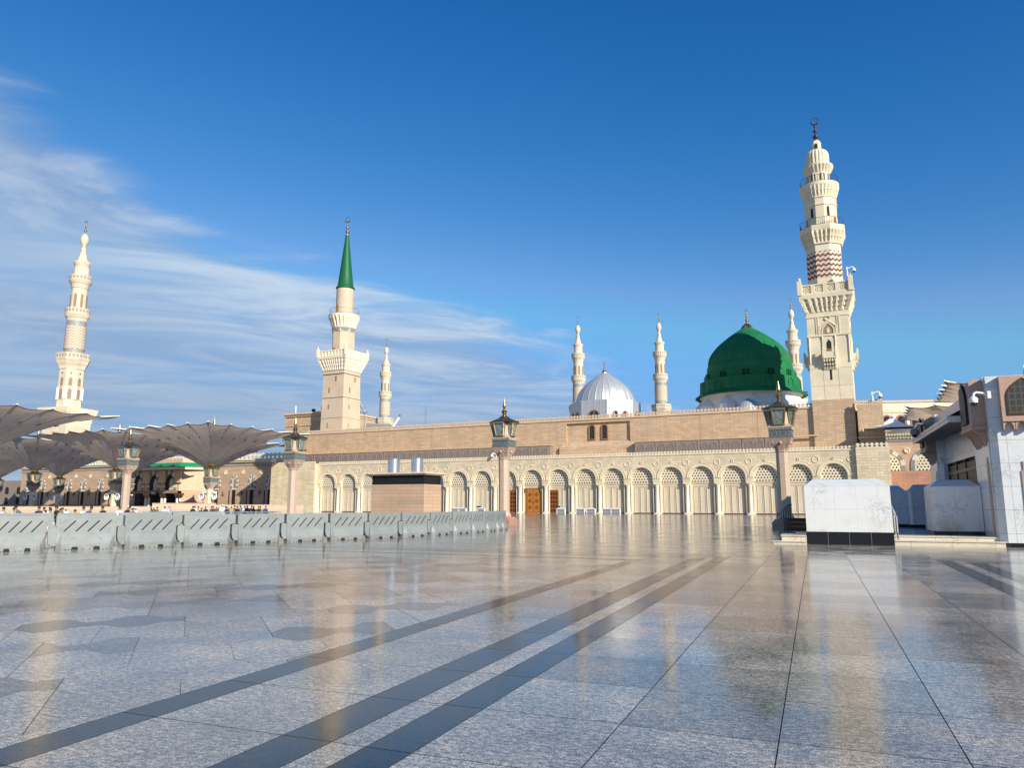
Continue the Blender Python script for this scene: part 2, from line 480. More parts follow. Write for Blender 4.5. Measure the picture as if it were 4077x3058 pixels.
M['hoarding'] = grille_mat('tan_hoarding_sheet', (0.56, 0.42, 0.29), (0.64, 0.485, 0.345), 1.2, 30.0, 0.06, 0.6)
M['stripe_white'] = plain('pale_voussoir_stone', (0.66, 0.61, 0.52), 0.7)
M['stripe_grey'] = plain('grey_voussoir_stone', (0.24, 0.245, 0.23), 0.7)
M['tent'] = plain('white_tent_fabric', (0.72, 0.75, 0.73), 0.7, var=0.05)
M['sign_black'] = plain('black_sign_face', (0.008, 0.008, 0.012), 0.4)
M['sign_white'] = plain('white_sign_lettering', (0.85, 0.85, 0.9), 0.5)
M['green_tile'] = plain('green_roof_tile', (0.012, 0.22, 0.09), 0.4, var=0.15, scale=4)
M['skin'] = plain('brown_skin', (0.30, 0.17, 0.11), 0.5)
M['hair'] = plain('black_hair', (0.012, 0.010, 0.009), 0.5)
M['blue'] = plain('blue_plastic', (0.015, 0.03, 0.35), 0.4)
M['crate_wood'] = plain('dark_crate_wood', (0.055, 0.025, 0.014), 0.6, var=0.3, scale=8)
for nm, c in dict(white=(0.78, 0.78, 0.76), black=(0.02, 0.02, 0.023), brown=(0.16, 0.075, 0.04), blue=(0.03, 0.05, 0.20),
                  pale=(0.48, 0.55, 0.66), red=(0.42, 0.03, 0.03), grey=(0.20, 0.21, 0.22), tan=(0.40, 0.30, 0.19), olive=(0.12, 0.15, 0.11), pink=(0.55, 0.22, 0.24)).items():
    M['cloth_' + nm] = plain(nm + '_cloth', c, 0.85, var=0.1)


# ---------------------------------------------------------------- mesh helpers
class MB:
    def __init__(s):
        s.v = []; s.f = []; s.mi = []; s.uv = []; s.cur = 0
    def vs(s, pts):
        i = len(s.v); s.v.extend([tuple(p) for p in pts]); return i
    def face(s, idx, uv=None):
        s.f.append(tuple(idx)); s.mi.append(s.cur); s.uv.append(uv)
    def poly(s, pts):
        i = s.vs(pts); s.face(range(i, i + len(pts)))
    def box(s, x0, x1, y0, y1, z0, z1):
        i = s.vs([(x0, y0, z0), (x1, y0, z0), (x1, y1, z0), (x0, y1, z0), (x0, y0, z1), (x1, y0, z1), (x1, y1, z1), (x0, y1, z1)])
        for q in ((0, 3, 2, 1), (4, 5, 6, 7), (0, 1, 5, 4), (1, 2, 6, 5), (2, 3, 7, 6), (3, 0, 4, 7)):
            s.face([i + k for k in q])
        return s
    def tbox(s, x0, x1, y0, y1, z0, z1, ix=0.0, iy=0.0):
        """box whose top is inset by ix, iy"""
        i = s.vs([(x0, y0, z0), (x1, y0, z0), (x1, y1, z0), (x0, y1, z0), (x0 + ix, y0 + iy, z1), (x1 - ix, y0 + iy, z1), (x1 - ix, y1 - iy, z1), (x0 + ix, y1 - iy, z1)])
        for q in ((0, 3, 2, 1), (4, 5, 6, 7), (0, 1, 5, 4), (1, 2, 6, 5), (2, 3, 7, 6), (3, 0, 4, 7)):
            s.face([i + k for k in q])
        return s
    def prism(s, pts, y0, y1):
        """outline in x,z pushed through y (outline anticlockwise seen from the front, -y)"""
        n = len(pts)
        i = s.vs([(p[0], y0, p[1]) for p in pts] + [(p[0], y1, p[1]) for p in pts])
        s.face(range(i, i + n)); s.face(range(i + 2 * n - 1, i + n - 1, -1))
        for k in range(n):
            j = (k + 1) % n
            s.face((i + k, i + n + k, i + n + j, i + j))
        return s
    def slab(s, pts, z0, z1):
        n = len(pts)
        i = s.vs([(p[0], p[1], z0) for p in pts] + [(p[0], p[1], z1) for p in pts])
        s.face(range(i + n - 1, i - 1, -1)); s.face(range(i + n, i + 2 * n))
        for k in range(n):
            j = (k + 1) % n
            s.face((i + k, i + j, i + n + j, i + n + k))
        return s
    def loft(s, levels, n=48, cx=0, cy=0, cap=True, rot=0.0, zoff=0.0):
        """levels: (z, r, shape, mod amount, mod count); shape c/o/s = circle, octagon, square"""
        base = len(s.v)
        L = []
        for lv in levels:
            lv = tuple(lv) + ('c', 0.0, 0)[len(lv) - 2:]
            L.append(lv)
        for z, r, sh, am, mc in L:
            for k in range(n):
                th = 2 * math.pi * k / n
                if sh == 'o':
                    a = (th + math.pi / 8) % (math.pi / 4) - math.pi / 8
                    q = r / math.cos(a)
                elif sh == 's':
                    q = r / max(abs(math.cos(th)), abs(math.sin(th)))
                elif sh == 'd':
                    a = (th + math.pi / 12) % (math.pi / 6) - math.pi / 12
                    q = r / math.cos(a)
                else:
                    q = r
                if am:
                    q *= 1 + am * (abs(math.cos(mc * th / 2)) - 0.5)
                s.v.append((cx + q * math.cos(th + rot), cy + q * math.sin(th + rot), z + zoff))
        for i in range(len(L) - 1):
            r = max(L[i][1], L[i + 1][1])
            for k in range(n):
                j = (k + 1) % n
                a, b2 = base + i * n, base + (i + 1) * n
                c0, c1 = 2 * math.pi * k / n * r, 2 * math.pi * (k + 1) / n * r
                s.face((a + k, a + j, b2 + j, b2 + k), ((c0, L[i][0]), (c1, L[i][0]), (c1, L[i + 1][0]), (c0, L[i + 1][0])))
        if cap:
            s.face(range(base + n - 1, base - 1, -1))
            t = base + (len(L) - 1) * n
            s.face(range(t, t + n))
        return s
    def tube(s, pts, r, n=8, caps=True, closed=False):
        pts = [Vector(p) for p in pts]
        base = len(s.v)
        m = len(pts)
        up = None
        for i, p in enumerate(pts):
            if closed:
                d = pts[(i + 1) % m] - pts[i - 1]
            else:
                d = pts[min(i + 1, m - 1)] - pts[max(i - 1, 0)]
            d.normalize()
            if up is None:
                up = Vector((0, 0, 1)) if abs(d.z) < 0.9 else Vector((0, 1, 0))
            a = d.cross(up); a.normalize(); b = a.cross(d)
            rr = r[i] if isinstance(r, (list, tuple)) else r
            for k in range(n):
                t = 2 * math.pi * k / n
                s.v.append(tuple(p + a * (rr * math.cos(t)) + b * (rr * math.sin(t))))
        for i in range(m if closed else m - 1):
            a, b2 = base + i * n, base + ((i + 1) % m) * n
            for k in range(n):
                j = (k + 1) % n
                s.face((a + k, b2 + k, b2 + j, a + j))
        if caps and not closed:
            s.face(range(base, base + n)); s.face(range(base + (m - 1) * n + n - 1, base + (m - 1) * n - 1, -1))
        return s
    def arch(s, cx, z0, zs, r, y0, y1, n=14, point=0.0):
        s.prism(arch_pts(cx, z0, zs, r, n, point), y0, y1); return s
    def arch_ring(s, cx, z0, zs, r0, r1, y0, y1, n=16, point=0.0, legs=True):
        """flat moulding round an arch, from r0 out to r1"""
        A, B = arch_pts(cx, z0, zs, r0, n, point), arch_pts(cx, z0, zs, r1, n, point)
        if not legs:
            A, B = A[1:-1], B[1:-1]
        A, B = A[::1], B[::1]
        m = len(A)
        # order: right foot .. over the top .. left foot
        i = s.vs([(p[0], y0, p[1]) for p in A] + [(p[0], y0, p[1]) for p in B] + [(p[0], y1, p[1]) for p in A] + [(p[0], y1, p[1]) for p in B])
        for k in range(m - 1):
            a0, a1, b0, b1 = i + k, i + k + 1, i + m + k, i + m + k + 1
            c0, c1, d0, d1 = a0 + 2 * m, a1 + 2 * m, b0 + 2 * m, b1 + 2 * m
            s.face((a0, b0, b1, a1)); s.face((b0, d0, d1, b1)); s.face((a0, a1, c1, c0)); s.face((c0, c1, d1, d0))
        for k in (0, m - 1):
            s.face((i + k, i + m + k, i + 3 * m + k, i + 2 * m + k))
        return s
    def build(s, name, mat, parent=None, smooth=None, weld=False, label=None):
        me = bpy.data.meshes.new(name)
        me.from_pydata(s.v, [], s.f)
        mats = mat if isinstance(mat, (list, tuple)) else [mat]
        for mm in mats:
            me.materials.append(M[mm] if isinstance(mm, str) else mm)
        me.polygons.foreach_set('material_index', s.mi)
        if any(u is not None for u in s.uv):
            ul = me.uv_layers.new(name='UVMap')
            k = 0
            for f, u in zip(s.f, s.uv):
                for q in range(len(f)):
                    ul.data[k].uv = u[q] if u else (0, 0)
                    k += 1
        bm = bmesh.new(); bm.from_mesh(me)
        if weld:
            bmesh.ops.remove_doubles(bm, verts=bm.verts, dist=0.0005)
        bmesh.ops.recalc_face_normals(bm, faces=bm.faces)
        bm.to_mesh(me); bm.free()
        if smooth is not None:
            me.polygons.foreach_set('use_smooth', [True] * len(me.polygons))
            me.set_sharp_from_angle(angle=R(smooth))
        me.update()
        o = bpy.data.objects.new(name, me)
        COL.objects.link(o)
        if parent:
            o.parent = parent
        if label:
            o['label'] = label
        return o


def arch_pts(cx, z0, zs, r, n=14, point=0.0):
    """right foot, round the head, left foot; point > 0 lifts the crown"""
    out = [(cx + r, z0)]
    for k in range(n + 1):
        t = math.pi * k / n
        lift = point * r * (1 - abs(math.cos(t))) ** 2
        out.append((cx + r * math.cos(t), zs + r * math.sin(t) + lift))
    out.append((cx - r, z0))
    return out


def tag(o, label=None, cat=None, group=None, kind=None):
    if label: o['label'] = label
    if cat: o['category'] = cat
    if group: o['group'] = group
    if kind: o['kind'] = kind
    return o


def thing(name, label, cat, loc=(0, 0, 0), rz=0.0, group=None):
    o = bpy.data.objects.new(name, None)
    COL.objects.link(o)
    o.location = loc
    o.rotation_euler = (0, 0, rz)
    o.empty_display_size = 0.3
    return tag(o, label, cat, group)


def mosque(s, d, z=0.0):
    return P0 + UX * s + AY * d + Vector((0, 0, z))


def pave(w, v, z=0.0):
    return WX * w + VY * v + Vector((0, 0, z))


def dup(root, loc=None, rz=None, scale=None, label=None, group=None, mats=None):
    c = root.copy(); COL.objects.link(c)
    if loc is not None: c.location = loc
    if rz is not None: c.rotation_euler = (0, 0, rz)
    if scale is not None: c.scale = scale
    if label: c['label'] = label
    if group: c['group'] = group
    def rec(src, dst):
        for ch in src.children:
            k = ch.copy(); COL.objects.link(k); k.parent = dst
            rec(ch, k)
    rec(root, c)
    return c


def battlement(mb, x0, x1, y0, y1, z, pitch, h, strip=0.10):
    """one joined strip of bulb-headed merlons running along x"""
    n = max(1, round((x1 - x0) / pitch)); p = (x1 - x0) / n
    for k in range(n):
        a = x0 + k * p
        c = a + p / 2
        st = 0.17 * p
        zs = z + strip
        mb.prism([(a, z), (c - st, z), (c - st, zs), (a, zs)], y0, y1)
        mb.prism([(c - st, z), (c + st, z), (c + st, zs), (c - st, zs)], y0, y1)
        mb.prism([(c + st, z), (a + p, z), (a + p, zs), (c + st, zs)], y0, y1)
        mb.prism([(c - st, zs), (c + st, zs), (c + 0.22 * p, z + 0.36 * h), (c + 0.43 * p, z + 0.52 * h), (c + 0.42 * p, z + 0.72 * h),
                  (c + 0.20 * p, z + 0.92 * h), (c, z + h), (c - 0.20 * p, z + 0.92 * h), (c - 0.42 * p, z + 0.72 * h), (c - 0.43 * p, z + 0.52 * h), (c - 0.22 * p, z + 0.36 * h)], y0, y1)
    return mb


def finial(parent, x, y, z0, h, r, mat, crescent=True, ringr=None):
    """turned finial with balls, crowned by a crescent ring"""
    m = MB()
    hh = h * (0.74 if crescent else 1.0)
    pr = [(0, r * 0.9), (0.06, r * 0.95), (0.10, r * 0.35), (0.16, r * 0.32), (0.20, r * 0.62), (0.25, r * 0.9), (0.31, r * 0.9), (0.37, r * 0.55), (0.41, r * 0.25),
          (0.50, r * 0.24), (0.53, r * 0.45), (0.58, r * 0.64), (0.64, r * 0.64), (0.69, r * 0.4), (0.72, r * 0.2), (0.79, r * 0.2), (0.82, r * 0.36), (0.87, r * 0.44), (0.92, r * 0.3), (1.0, r * 0.12)]
    m.loft([(z0 + a * hh, b) for a, b in pr], 16, x, y)
    o = m.build('finial', mat, parent, 50)
    if crescent:
        rr = ringr or r * 0.75
        c = MB()
        zc = z0 + hh + rr
        N = 26
        c.tube([(x + rr * math.cos(2 * math.pi * k / N + math.pi / 2), y, zc + rr * math.sin(2 * math.pi * k / N + math.pi / 2)) for k in range(N)],
               [rr * (0.08 + 0.13 * (0.5 - 0.5 * math.cos(2 * math.pi * k / N))) for k in range(N)], 8, closed=True)
        c.build('crescent', mat, o, 60)
    return o


def rail_ring(z, r, h, shape, n_bars, bar=0.03, n=48):
    """iron balcony rail: two hoops and upright bars"""
    m = MB()
    def pt(th):
        if shape == 'o':
            a = (th + math.pi / 8) % (math.pi / 4) - math.pi / 8
            q = r / math.cos(a)
        else:
            q = r
        return q * math.cos(th), q * math.sin(th)
    for zz in (z + 0.08, z + h):
        m.tube([(*pt(2 * math.pi * k / n), zz) for k in range(n)], bar * 1.3, 6, closed=True)
    for k in range(n_bars):
        x, y = pt(2 * math.pi * k / n_bars)
        m.tube([(x, y, z), (x, y, z + h)], bar, 4)
    return m

# ---------------------------------------------------------------- ground and paving
BAR = [(-17.81, 25.65), (-16.25, 26.75), (-14.52, 28.10), (-12.93, 29.50), (-11.36, 30.95), (-9.80, 32.42), (-8.26, 33.78), (-6.80, 35.20), (-5.50, 36.85),
       (-4.32, 38.75), (-3.33, 40.60), (-2.42, 42.45), (-1.68, 44.15), (-1.10, 45.75), (-0.78, 47.05), (-0.52, 48.40)]
LINE = [(-45, 3.2)] + [BAR[0], BAR[7], BAR[-1]] + [(-0.4, 57.0), (-34, 150)]


def behind(x, y):
    """metres behind the plastic barrier line (negative in front of it)"""
    best, sgn = 1e9, 1
    for (ax, ay), (bx, by) in zip(LINE, LINE[1:]):
        dx, dy = bx - ax, by - ay
        t = max(0, min(1, ((x - ax) * dx + (y - ay) * dy) / (dx * dx + dy * dy)))
        d = math.hypot(x - ax - dx * t, y - ay - dy * t)
        if d < best:
            best = d
            sgn = 1 if dx * (y - ay) - dy * (x - ax) > 0 else -1
    return best * sgn


def ground_z(x, y):
    d = (behind(x, y) - 4.0) / 14.0
    d = max(0.0, min(1.0, d))
    return -0.36 * d * d * (3 - 2 * d)


def build_ground():
    m = MB()
    xs = [-3000, -800, -300] + [-260 + 5 * i for i in range(0, 53)] + [20, 50, 100, 200, 500, 1500, 3000]
    ys = [-1500, -300, -60] + [-10 + 5 * i for i in range(0, 60)] + [300, 400, 700, 1500, 3500]
    n = len(xs)
    for y in ys:
        for x in xs:
            m.v.append((x, y, ground_z(x, y) - 0.016))
    for j in range(len(ys) - 1):
        for i in range(n - 1):
            a = j * n + i
            m.face((a, a + 1, a + 1 + n, a + n))
    tag(m.build('ground', 'ground'), kind='structure')


build_ground()


def clip(poly, a, b, c):
    """keep the side a*x+b*y>=c of a convex polygon"""
    out = []
    n = len(poly)
    for i in range(n):
        p, q = poly[i], poly[(i + 1) % n]
        dp, dq = a * p[0] + b * p[1] - c, a * q[0] + b * q[1] - c
        if dp >= 0: out.append(p)
        if (dp > 0 > dq) or (dp < 0 < dq):
            t = dp / (dp - dq)
            out.append((p[0] + (q[0] - p[0]) * t, p[1] + (q[1] - p[1]) * t))
    return out


def inset(poly, g):
    """shrink a convex anticlockwise polygon by g"""
    out = list(poly)
    n = len(poly)
    for i in range(n):
        (x0, y0), (x1, y1) = poly[i], poly[(i + 1) % n]
        l = math.hypot(x1 - x0, y1 - y0)
        if l < 1e-6: continue
        nx, ny = -(y1 - y0) / l, (x1 - x0) / l
        out = clip(out, nx, ny, nx * x0 + ny * y0 + g)
        if len(out) < 3: return None
    return out


def build_paving():
    r = random.Random(5)
    tiles = []                                     # (poly in w,v, tone, tilt amount)
    def keep(w, v):
        p = pave(w, v)
        if p.y < 2.2 or p.x < -0.80 * p.y - 1.5 or p.x > 0.80 * p.y + 1.5: return False
        d = (p - P0).dot(AY)
        return d < 0.7 and behind(p.x, p.y) < 2.6
    def rect(w0, w1, v0, v1, tone, sp=0.03, t=1.0):
        if keep((w0 + w1) / 2, (v0 + v1) / 2):
            tiles.append(([(w0, v0), (w1, v0), (w1, v1), (w0, v1)], tone + r.uniform(-sp, sp), t))
    VR = [5.67 + 1.145 * k for k in range(-4, 120)]
    def column(w0, w1, va, vb, tone, sp=0.03, shift=0.0):
        cuts = [va] + [v + shift for v in VR if va + 0.05 < v + shift < vb - 0.05] + [vb]
        for a, b in zip(cuts, cuts[1:]):
            rect(w0, w1, a, b, tone, sp)
    def row(v0, v1, wa, wb, tone, sp=0.03):
        k = max(1, round((wb - wa) / 1.14)); p = (wb - wa) / k
        for i in range(k):
            rect(wa + i * p, wa + (i + 1) * p, v0, v1, tone, sp)
    S, DK, LT = 0.235, 0.026, 0.27
    for a, b in zip([-2.53, -1.43, -0.33, 0.80, 1.95], [-1.43, -0.33, 0.80, 1.95, 3.10]):
        column(a, b, 2.0, 25.2, S, 0.06, r.uniform(-0.02, 0.02))
    W0 = -52
    column(-2.88, -2.53, 2.0, 24.3, DK, 0.008); row(23.95, 24.30, W0, -2.88, DK, 0.008)
    column(-3.15, -2.88, 2.0, 23.95, LT); row(23.65, 23.95, W0, -3.15, LT)
    column(-3.56, -3.15, 2.0, 23.65, DK, 0.008); row(23.25, 23.65, W0, -3.56, DK, 0.008)
    column(-4.75, -3.56, 2.0, 23.25, S, 0.04); row(22.05, 23.25, W0, -4.75, S, 0.04)
    column(-5.10, -4.75, 2.0, 22.05, DK, 0.008); row(21.65, 22.05, W0, -5.10, DK, 0.008)
    # mirrored frame on the right
    column(3.10, 3.50, 2.0, 25.2, DK, 0.008); row(24.85, 25.2, 3.50, 30, DK, 0.008)
    column(3.50, 3.78, 2.0, 24.85, LT); row(24.57, 24.85, 3.78, 30, LT)
    column(3.78, 4.20, 2.0, 24.57, DK, 0.008); row(24.17, 24.57, 4.20, 30, DK, 0.008)
    column(4.20, 5.40, 2.0, 24.17, S); row(23.0, 24.17, 5.40, 30, S)
    column(5.40, 5.75, 2.0, 23.0, DK, 0.008); row(22.6, 23.0, 5.75, 30, DK, 0.008)
    # slabs beyond the frames, with two more border lines
    for v0 in VR:
        if v0 < 25: continue
    far = [24.3 + 1.145 * k for k in range(0, 112)]
    for k, (a, b) in enumerate(zip(far, far[1:])):
        tone = S + 0.03 * ((k * 7) % 5 - 2) / 2
        for i in range(1, 60):
            c = -2.53 - 1.13 * i
            rect(c, c + 1.13, a, b, tone, 0.05)
    for w0, w1 in zip([-2.53, -1.43, -0.33, 0.80, 1.95, 3.10, 4.24, 5.4, 6.5, 7.6, 8.7, 9.8, 11, 12.2, 13.4], [-1.43, -0.33, 0.80, 1.95, 3.10, 4.24, 5.4, 6.5, 7.6, 8.7, 9.8, 11, 12.2, 13.4, 14.6]):
        for a, b in zip(far, far[1:]):
            rect(w0, w1, a + 0.9, b + 0.9, S, 0.06)
    # interlocking jagged slabs inside the frames, laid on the diagonal
    q2 = math.sqrt(0.5)
    AMP = 0.21
    def zig(jrow, p0, p1):
        """jagged course line between two slabs, shared by both courses"""
        out = []
        k0, k1 = math.ceil(p0 / 0.5 - 1e-6) * 2, math.floor(p1 / 0.5 + 1e-6) * 2
        for k in range(k0, k1 + 1):
            rr = random.Random(k * 131 + jrow * 977)
            ph = (k + 2 * jrow) % 4
            amp = (-0.8, 1.0, 0.9, -1.0)[ph] * AMP * (0.5 + 0.6 * rr.random())
            out.append((k * 0.25, amp))
        return out
    rows, qv = [], -14.0
    k = 0
    while qv < 46:
        hgt = 1.15 if k % 2 == 0 else 0.72
        rows.append((qv, qv + hgt, k)); qv += hgt; k += 1
    for (wlo, whi, vlo, vhi) in ((-46, -5.10, 1.5, 21.65), (5.75, 14, 6, 22.6)):
        for qa, qb, k in rows:
            p = -34.0 + 0.5 * (k % 3)
            while p < 30:
                ln = r.choice((1.0, 1.0, 1.5, 2.0)) if k % 2 == 0 else r.choice((1.0, 1.0, 1.5, 2.0))
                low = [(pp, qa + a) for pp, a in zig(k, p, p + ln)]
                hi = [(pp, qb + a) for pp, a in zig(k + 1, p, p + ln)][::-1]
                # p runs along (1,1), q along (-1,1)
                poly = [((pp - qq) * q2, (pp + qq) * q2) for pp, qq in low + hi]
                p += ln
                cx = sum(x for x, y in poly) / len(poly); cy = sum(y for x, y in poly) / len(poly)
                if not (wlo - 2.5 < cx < whi + 2.5 and vlo - 2.5 < cy < vhi + 2.5): continue
                if k % 2 == 0: tn = r.choice((0.30, 0.28, 0.31, 0.26, 0.22))
                else: tn = r.choice((0.125, 0.15, 0.21, 0.24, 0.27))
                poly = [(cx + (x - cx) * 0.9955, cy + (y - cy) * 0.9955) for x, y in poly]
                for cl in ((1, 0, wlo + 0.004), (-1, 0, -whi + 0.004), (0, 1, vlo), (0, -1, -vhi + 0.004)):
                    poly = clip(poly, *cl)
                    if len(poly) < 3: break
                if len(poly) < 3: continue
                if keep(sum(x for x, y in poly) / len(poly), sum(y for x, y in poly) / len(poly)):
                    tiles.append((poly, tn + r.uniform(-0.02, 0.02), -1.0))
    m = MB()
    tone, tilt = [], []
    for p, tn, ta in tiles:
        v = sum(q[1] for q in p) / len(p)
        g = 0.0044
        q = p if ta < 0 else inset(p, g)
        if not q or len(q) < 3: continue
        i = m.vs([(x, y, 0.0) for x, y in q])
        m.face(range(i, i + len(q)))
        tone.append(tn); tilt.append((r.gauss(0, 0.0012), r.gauss(0, 0.0030), 0.0))
    o = m.build('paving', 'paving')
    me = o.data
    a = me.attributes.new('tone', 'FLOAT', 'FACE'); a.data.foreach_set('value', tone)
    b = me.attributes.new('tilt', 'FLOAT_VECTOR', 'FACE'); b.data.foreach_set('vector', [c for t in tilt for c in t])
    o.rotation_euler = (0, 0, -TP)
    tag(o, kind='structure')
    g = MB()
    pts = [(-16, 2), (9, 2), (48, 60), (70, 95), (100, 98), (20, 123.6), (-23, 145), (-1.8, 58), (-2, 48.6), (-8, 36), (-19, 26.6), (-21, 24.6)]
    i = g.vs([(x, y, -0.005) for x, y in pts])
    g.face(range(i, i + len(pts)))
    tag(g.build('paving_joints', 'grout'), kind='structure')


build_paving()

# ---------------------------------------------------------------- arcade along the front of the mosque
def col_s(k):
    return 28.38 - 4.85 * k - 0.0105 * k * k


SPR, RAD, IMP, ATOP = 5.72, 1.86, 4.92, 9.55
FY = 0.36                                     # face of the arcade wall


def build_arcade():
    t = thing('mosque_arcade', 'long cream stone arcade with lattice topped arches and pale columns facing the plaza', 'arcade', mosque(0, 0), -TH)
    wall = MB()
    mould = MB()
    ks = list(range(17, -4, -1))
    S = [col_s(k) for k in ks]                          # left to right
    z0 = -0.5
    ring = []
    for i, (a, b) in enumerate(zip(S, S[1:])):
        c = (a + b) / 2
        N = 18
        arc = [(c + RAD * math.cos(math.pi * (1 - k / N)), SPR + RAD * math.sin(math.pi * (1 - k / N))) for k in range(N + 1)]
        top = [(a + (b - a) * k / N, ATOP) for k in range(N + 1)]
        for k in range(N):
            wall.poly([(arc[k][0], FY, arc[k][1]), (arc[k + 1][0], FY, arc[k + 1][1]), (top[k + 1][0], FY, ATOP), (top[k][0], FY, ATOP)])
            wall.poly([(arc[k][0], FY, arc[k][1]), (arc[k][0], 0.95, arc[k][1]), (arc[k + 1][0], 0.95, arc[k + 1][1]), (arc[k + 1][0], FY, arc[k + 1][1])])
        wall.poly([(a, FY, SPR), (arc[0][0], FY, SPR), (a, FY, ATOP)])
        wall.poly([(arc[N][0], FY, SPR), (b, FY, SPR), (b, FY, ATOP)])
        for xa, xb, xe in ((a, arc[0][0], arc[0][0]), (arc[N][0], b, arc[N][0])):
            wall.poly([(xa, FY, IMP), (xb, FY, IMP), (xb, FY, SPR), (xa, FY, SPR)])
            wall.poly([(xa, FY, IMP), (xa, 0.95, IMP), (xb, 0.95, IMP), (xb, FY, IMP)])
            wall.poly([(xe, FY, IMP), (xe, 0.95, IMP), (xe, 0.95, SPR), (xe, FY, SPR)])
        m = MB()
        m.arch_ring(c, SPR, SPR, RAD + 0.02, RAD + 0.44, FY - 0.07, FY, 20)
        m.arch_ring(c, SPR, SPR, RAD + 0.44, RAD + 0.50, FY - 0.11, FY, 20)
        m.build('archivolt', 'cream_plain', t)
        # boss above the crown
        m = MB()
        m.tube([(c + 0.17 * math.cos(2 * math.pi * k / 14), FY - 0.06, SPR + RAD + 0.72 + 0.17 * math.sin(2 * math.pi * k / 14)) for k in range(14)], 0.055, 6, closed=True)
        m.build('crown_ring', 'cream_plain', t, 60)
        # back of the bay
        m = MB()
        hw = RAD + 0.02
        m.box(c - hw - 0.4, c + hw + 0.4, 0.95, 1.1, z0, IMP + 0.05)
        m.box(c - hw, c + hw, 0.86, 0.95, IMP - 0.10, IMP + 0.12)
        bay = len(S) - 2 - i
        m.build('bay_panel', 'panel', t)
        m = MB()
        m.arch(c, IMP + 0.12, SPR, RAD - 0.16, 0.80, 0.9, 20)
        m.build('lattice', 'lattice', t)
        m = MB()
        m.arch_ring(c, IMP + 0.12, SPR, RAD - 0.16, RAD + 0.04, 0.62, 0.93, 20)
        m.build('inner_archivolt', 'cream_plain', t)
        for sx in (-1, 1):
            m = MB()
            x = c + sx * (hw + 0.02)
            m.box(x - 0.10, x + 0.10, 0.55, 0.94, z0, IMP - 0.002)
            m.build('jamb', 'cream_plain', t)
        ring.append((c, bay))
        # three upright mouldings frame the blind door of every bay
        if bay not in DOOR_BAYS:
            for px in (-1.02, 0.0, 1.02):
                m = MB()
                frame(m, c + px - 0.42, c + px + 0.42, 0.22, 4.42, 0.07, 0.90, 0.95)
                m.build('panel_frame', 'cream_plain', t)
                g = MB()
                frame(g, c + px - 0.475, c + px + 0.475, 0.17, 4.47, 0.05, 0.938, 0.95)
                g.build('panel_groove', 'groove', t)
        pl = MB()
        pl.box(c - hw - 0.2, c + hw + 0.2, 0.88, 0.947, z0, 0.16)
        pl.build('plinth', 'plinth_brown', t)
    # end piers
    x0, x1 = S[0], S[-1]
    wall.box(-69.0, x0 - 0.001, -0.6, 0.95, z0, 9.82)
    wall.box(x1 + 0.001, 43.6, FY, 0.95, z0, ATOP)
    wall.box(43.602, 48.0, -0.15, 5.0, z0, 9.72)
    wall.poly([(x0, FY, ATOP), (x1, FY, ATOP), (x1, 0.95, ATOP), (x0, 0.95, ATOP)])
    wall.box(x0, x1, 0.952, 8.0, 9.0, 9.3)
    wall.build('wall', 'cream', t)
    m = MB()
    m.box(x0, 43.59, FY - 0.08, FY, ATOP - 0.09, ATOP + 0.06)
    m.build('cornice', 'cream_plain', t)
    m = MB(); battlement(m, x0 + 0.02, 43.58, FY + 0.02, FY + 0.22, ATOP + 0.06, 0.52, 0.52)
    m.build('battlement', 'cream_plain', t, weld=True)
    m = MB(); battlement(m, -69.0, x0, -0.58, -0.40, 9.82, 0.5, 0.45)
    m.build('battlement', 'cream_plain', t, weld=True)
    m = MB(); battlement(m, 43.61, 48.0, -0.13, 0.07, 9.72, 0.62, 0.70)
    m.build('battlement', 'cream_plain', t, weld=True)
    for s in S:
        m = MB()
        m.loft([(z0, 0.46, 's'), (0.16, 0.46, 's'), (0.16, 0.42), (0.24, 0.42), (0.30, 0.36), (0.36, 0.335), (2.4, 0.33), (4.40, 0.315), (4.46, 0.36), (4.52, 0.33), (4.62, 0.36), (4.78, 0.44, 's'), (IMP, 0.44, 's')], 32, s, 0.60)
        m.build('column', 'column', t, 40)
        m = MB()
        m.tube([(s + 0.44 * math.cos(2 * math.pi * k / 24), FY - 0.03, 8.18 + 0.44 * math.sin(2 * math.pi * k / 24)) for k in range(24)], 0.055, 6, closed=True)
        m.build('roundel', 'cream_plain', t, 60)
    return t, ring


def frame(m, x0, x1, z0, z1, w, y0, y1):
    """raised rectangular moulding"""
    m.prism([(x0, z0), (x1, z0), (x1 - w, z0 + w), (x0 + w, z0 + w)], y0, y1)
    m.prism([(x1, z0), (x1, z1), (x1 - w, z1 - w), (x1 - w, z0 + w)], y0, y1)
    m.prism([(x1, z1), (x0, z1), (x0 + w, z1 - w), (x1 - w, z1 - w)], y0, y1)
    m.prism([(x0, z1), (x0, z0), (x0 + w, z0 + w), (x0 + w, z1 - w)], y0, y1)


DOOR_BAYS = (10,)
arcade, bays = build_arcade()


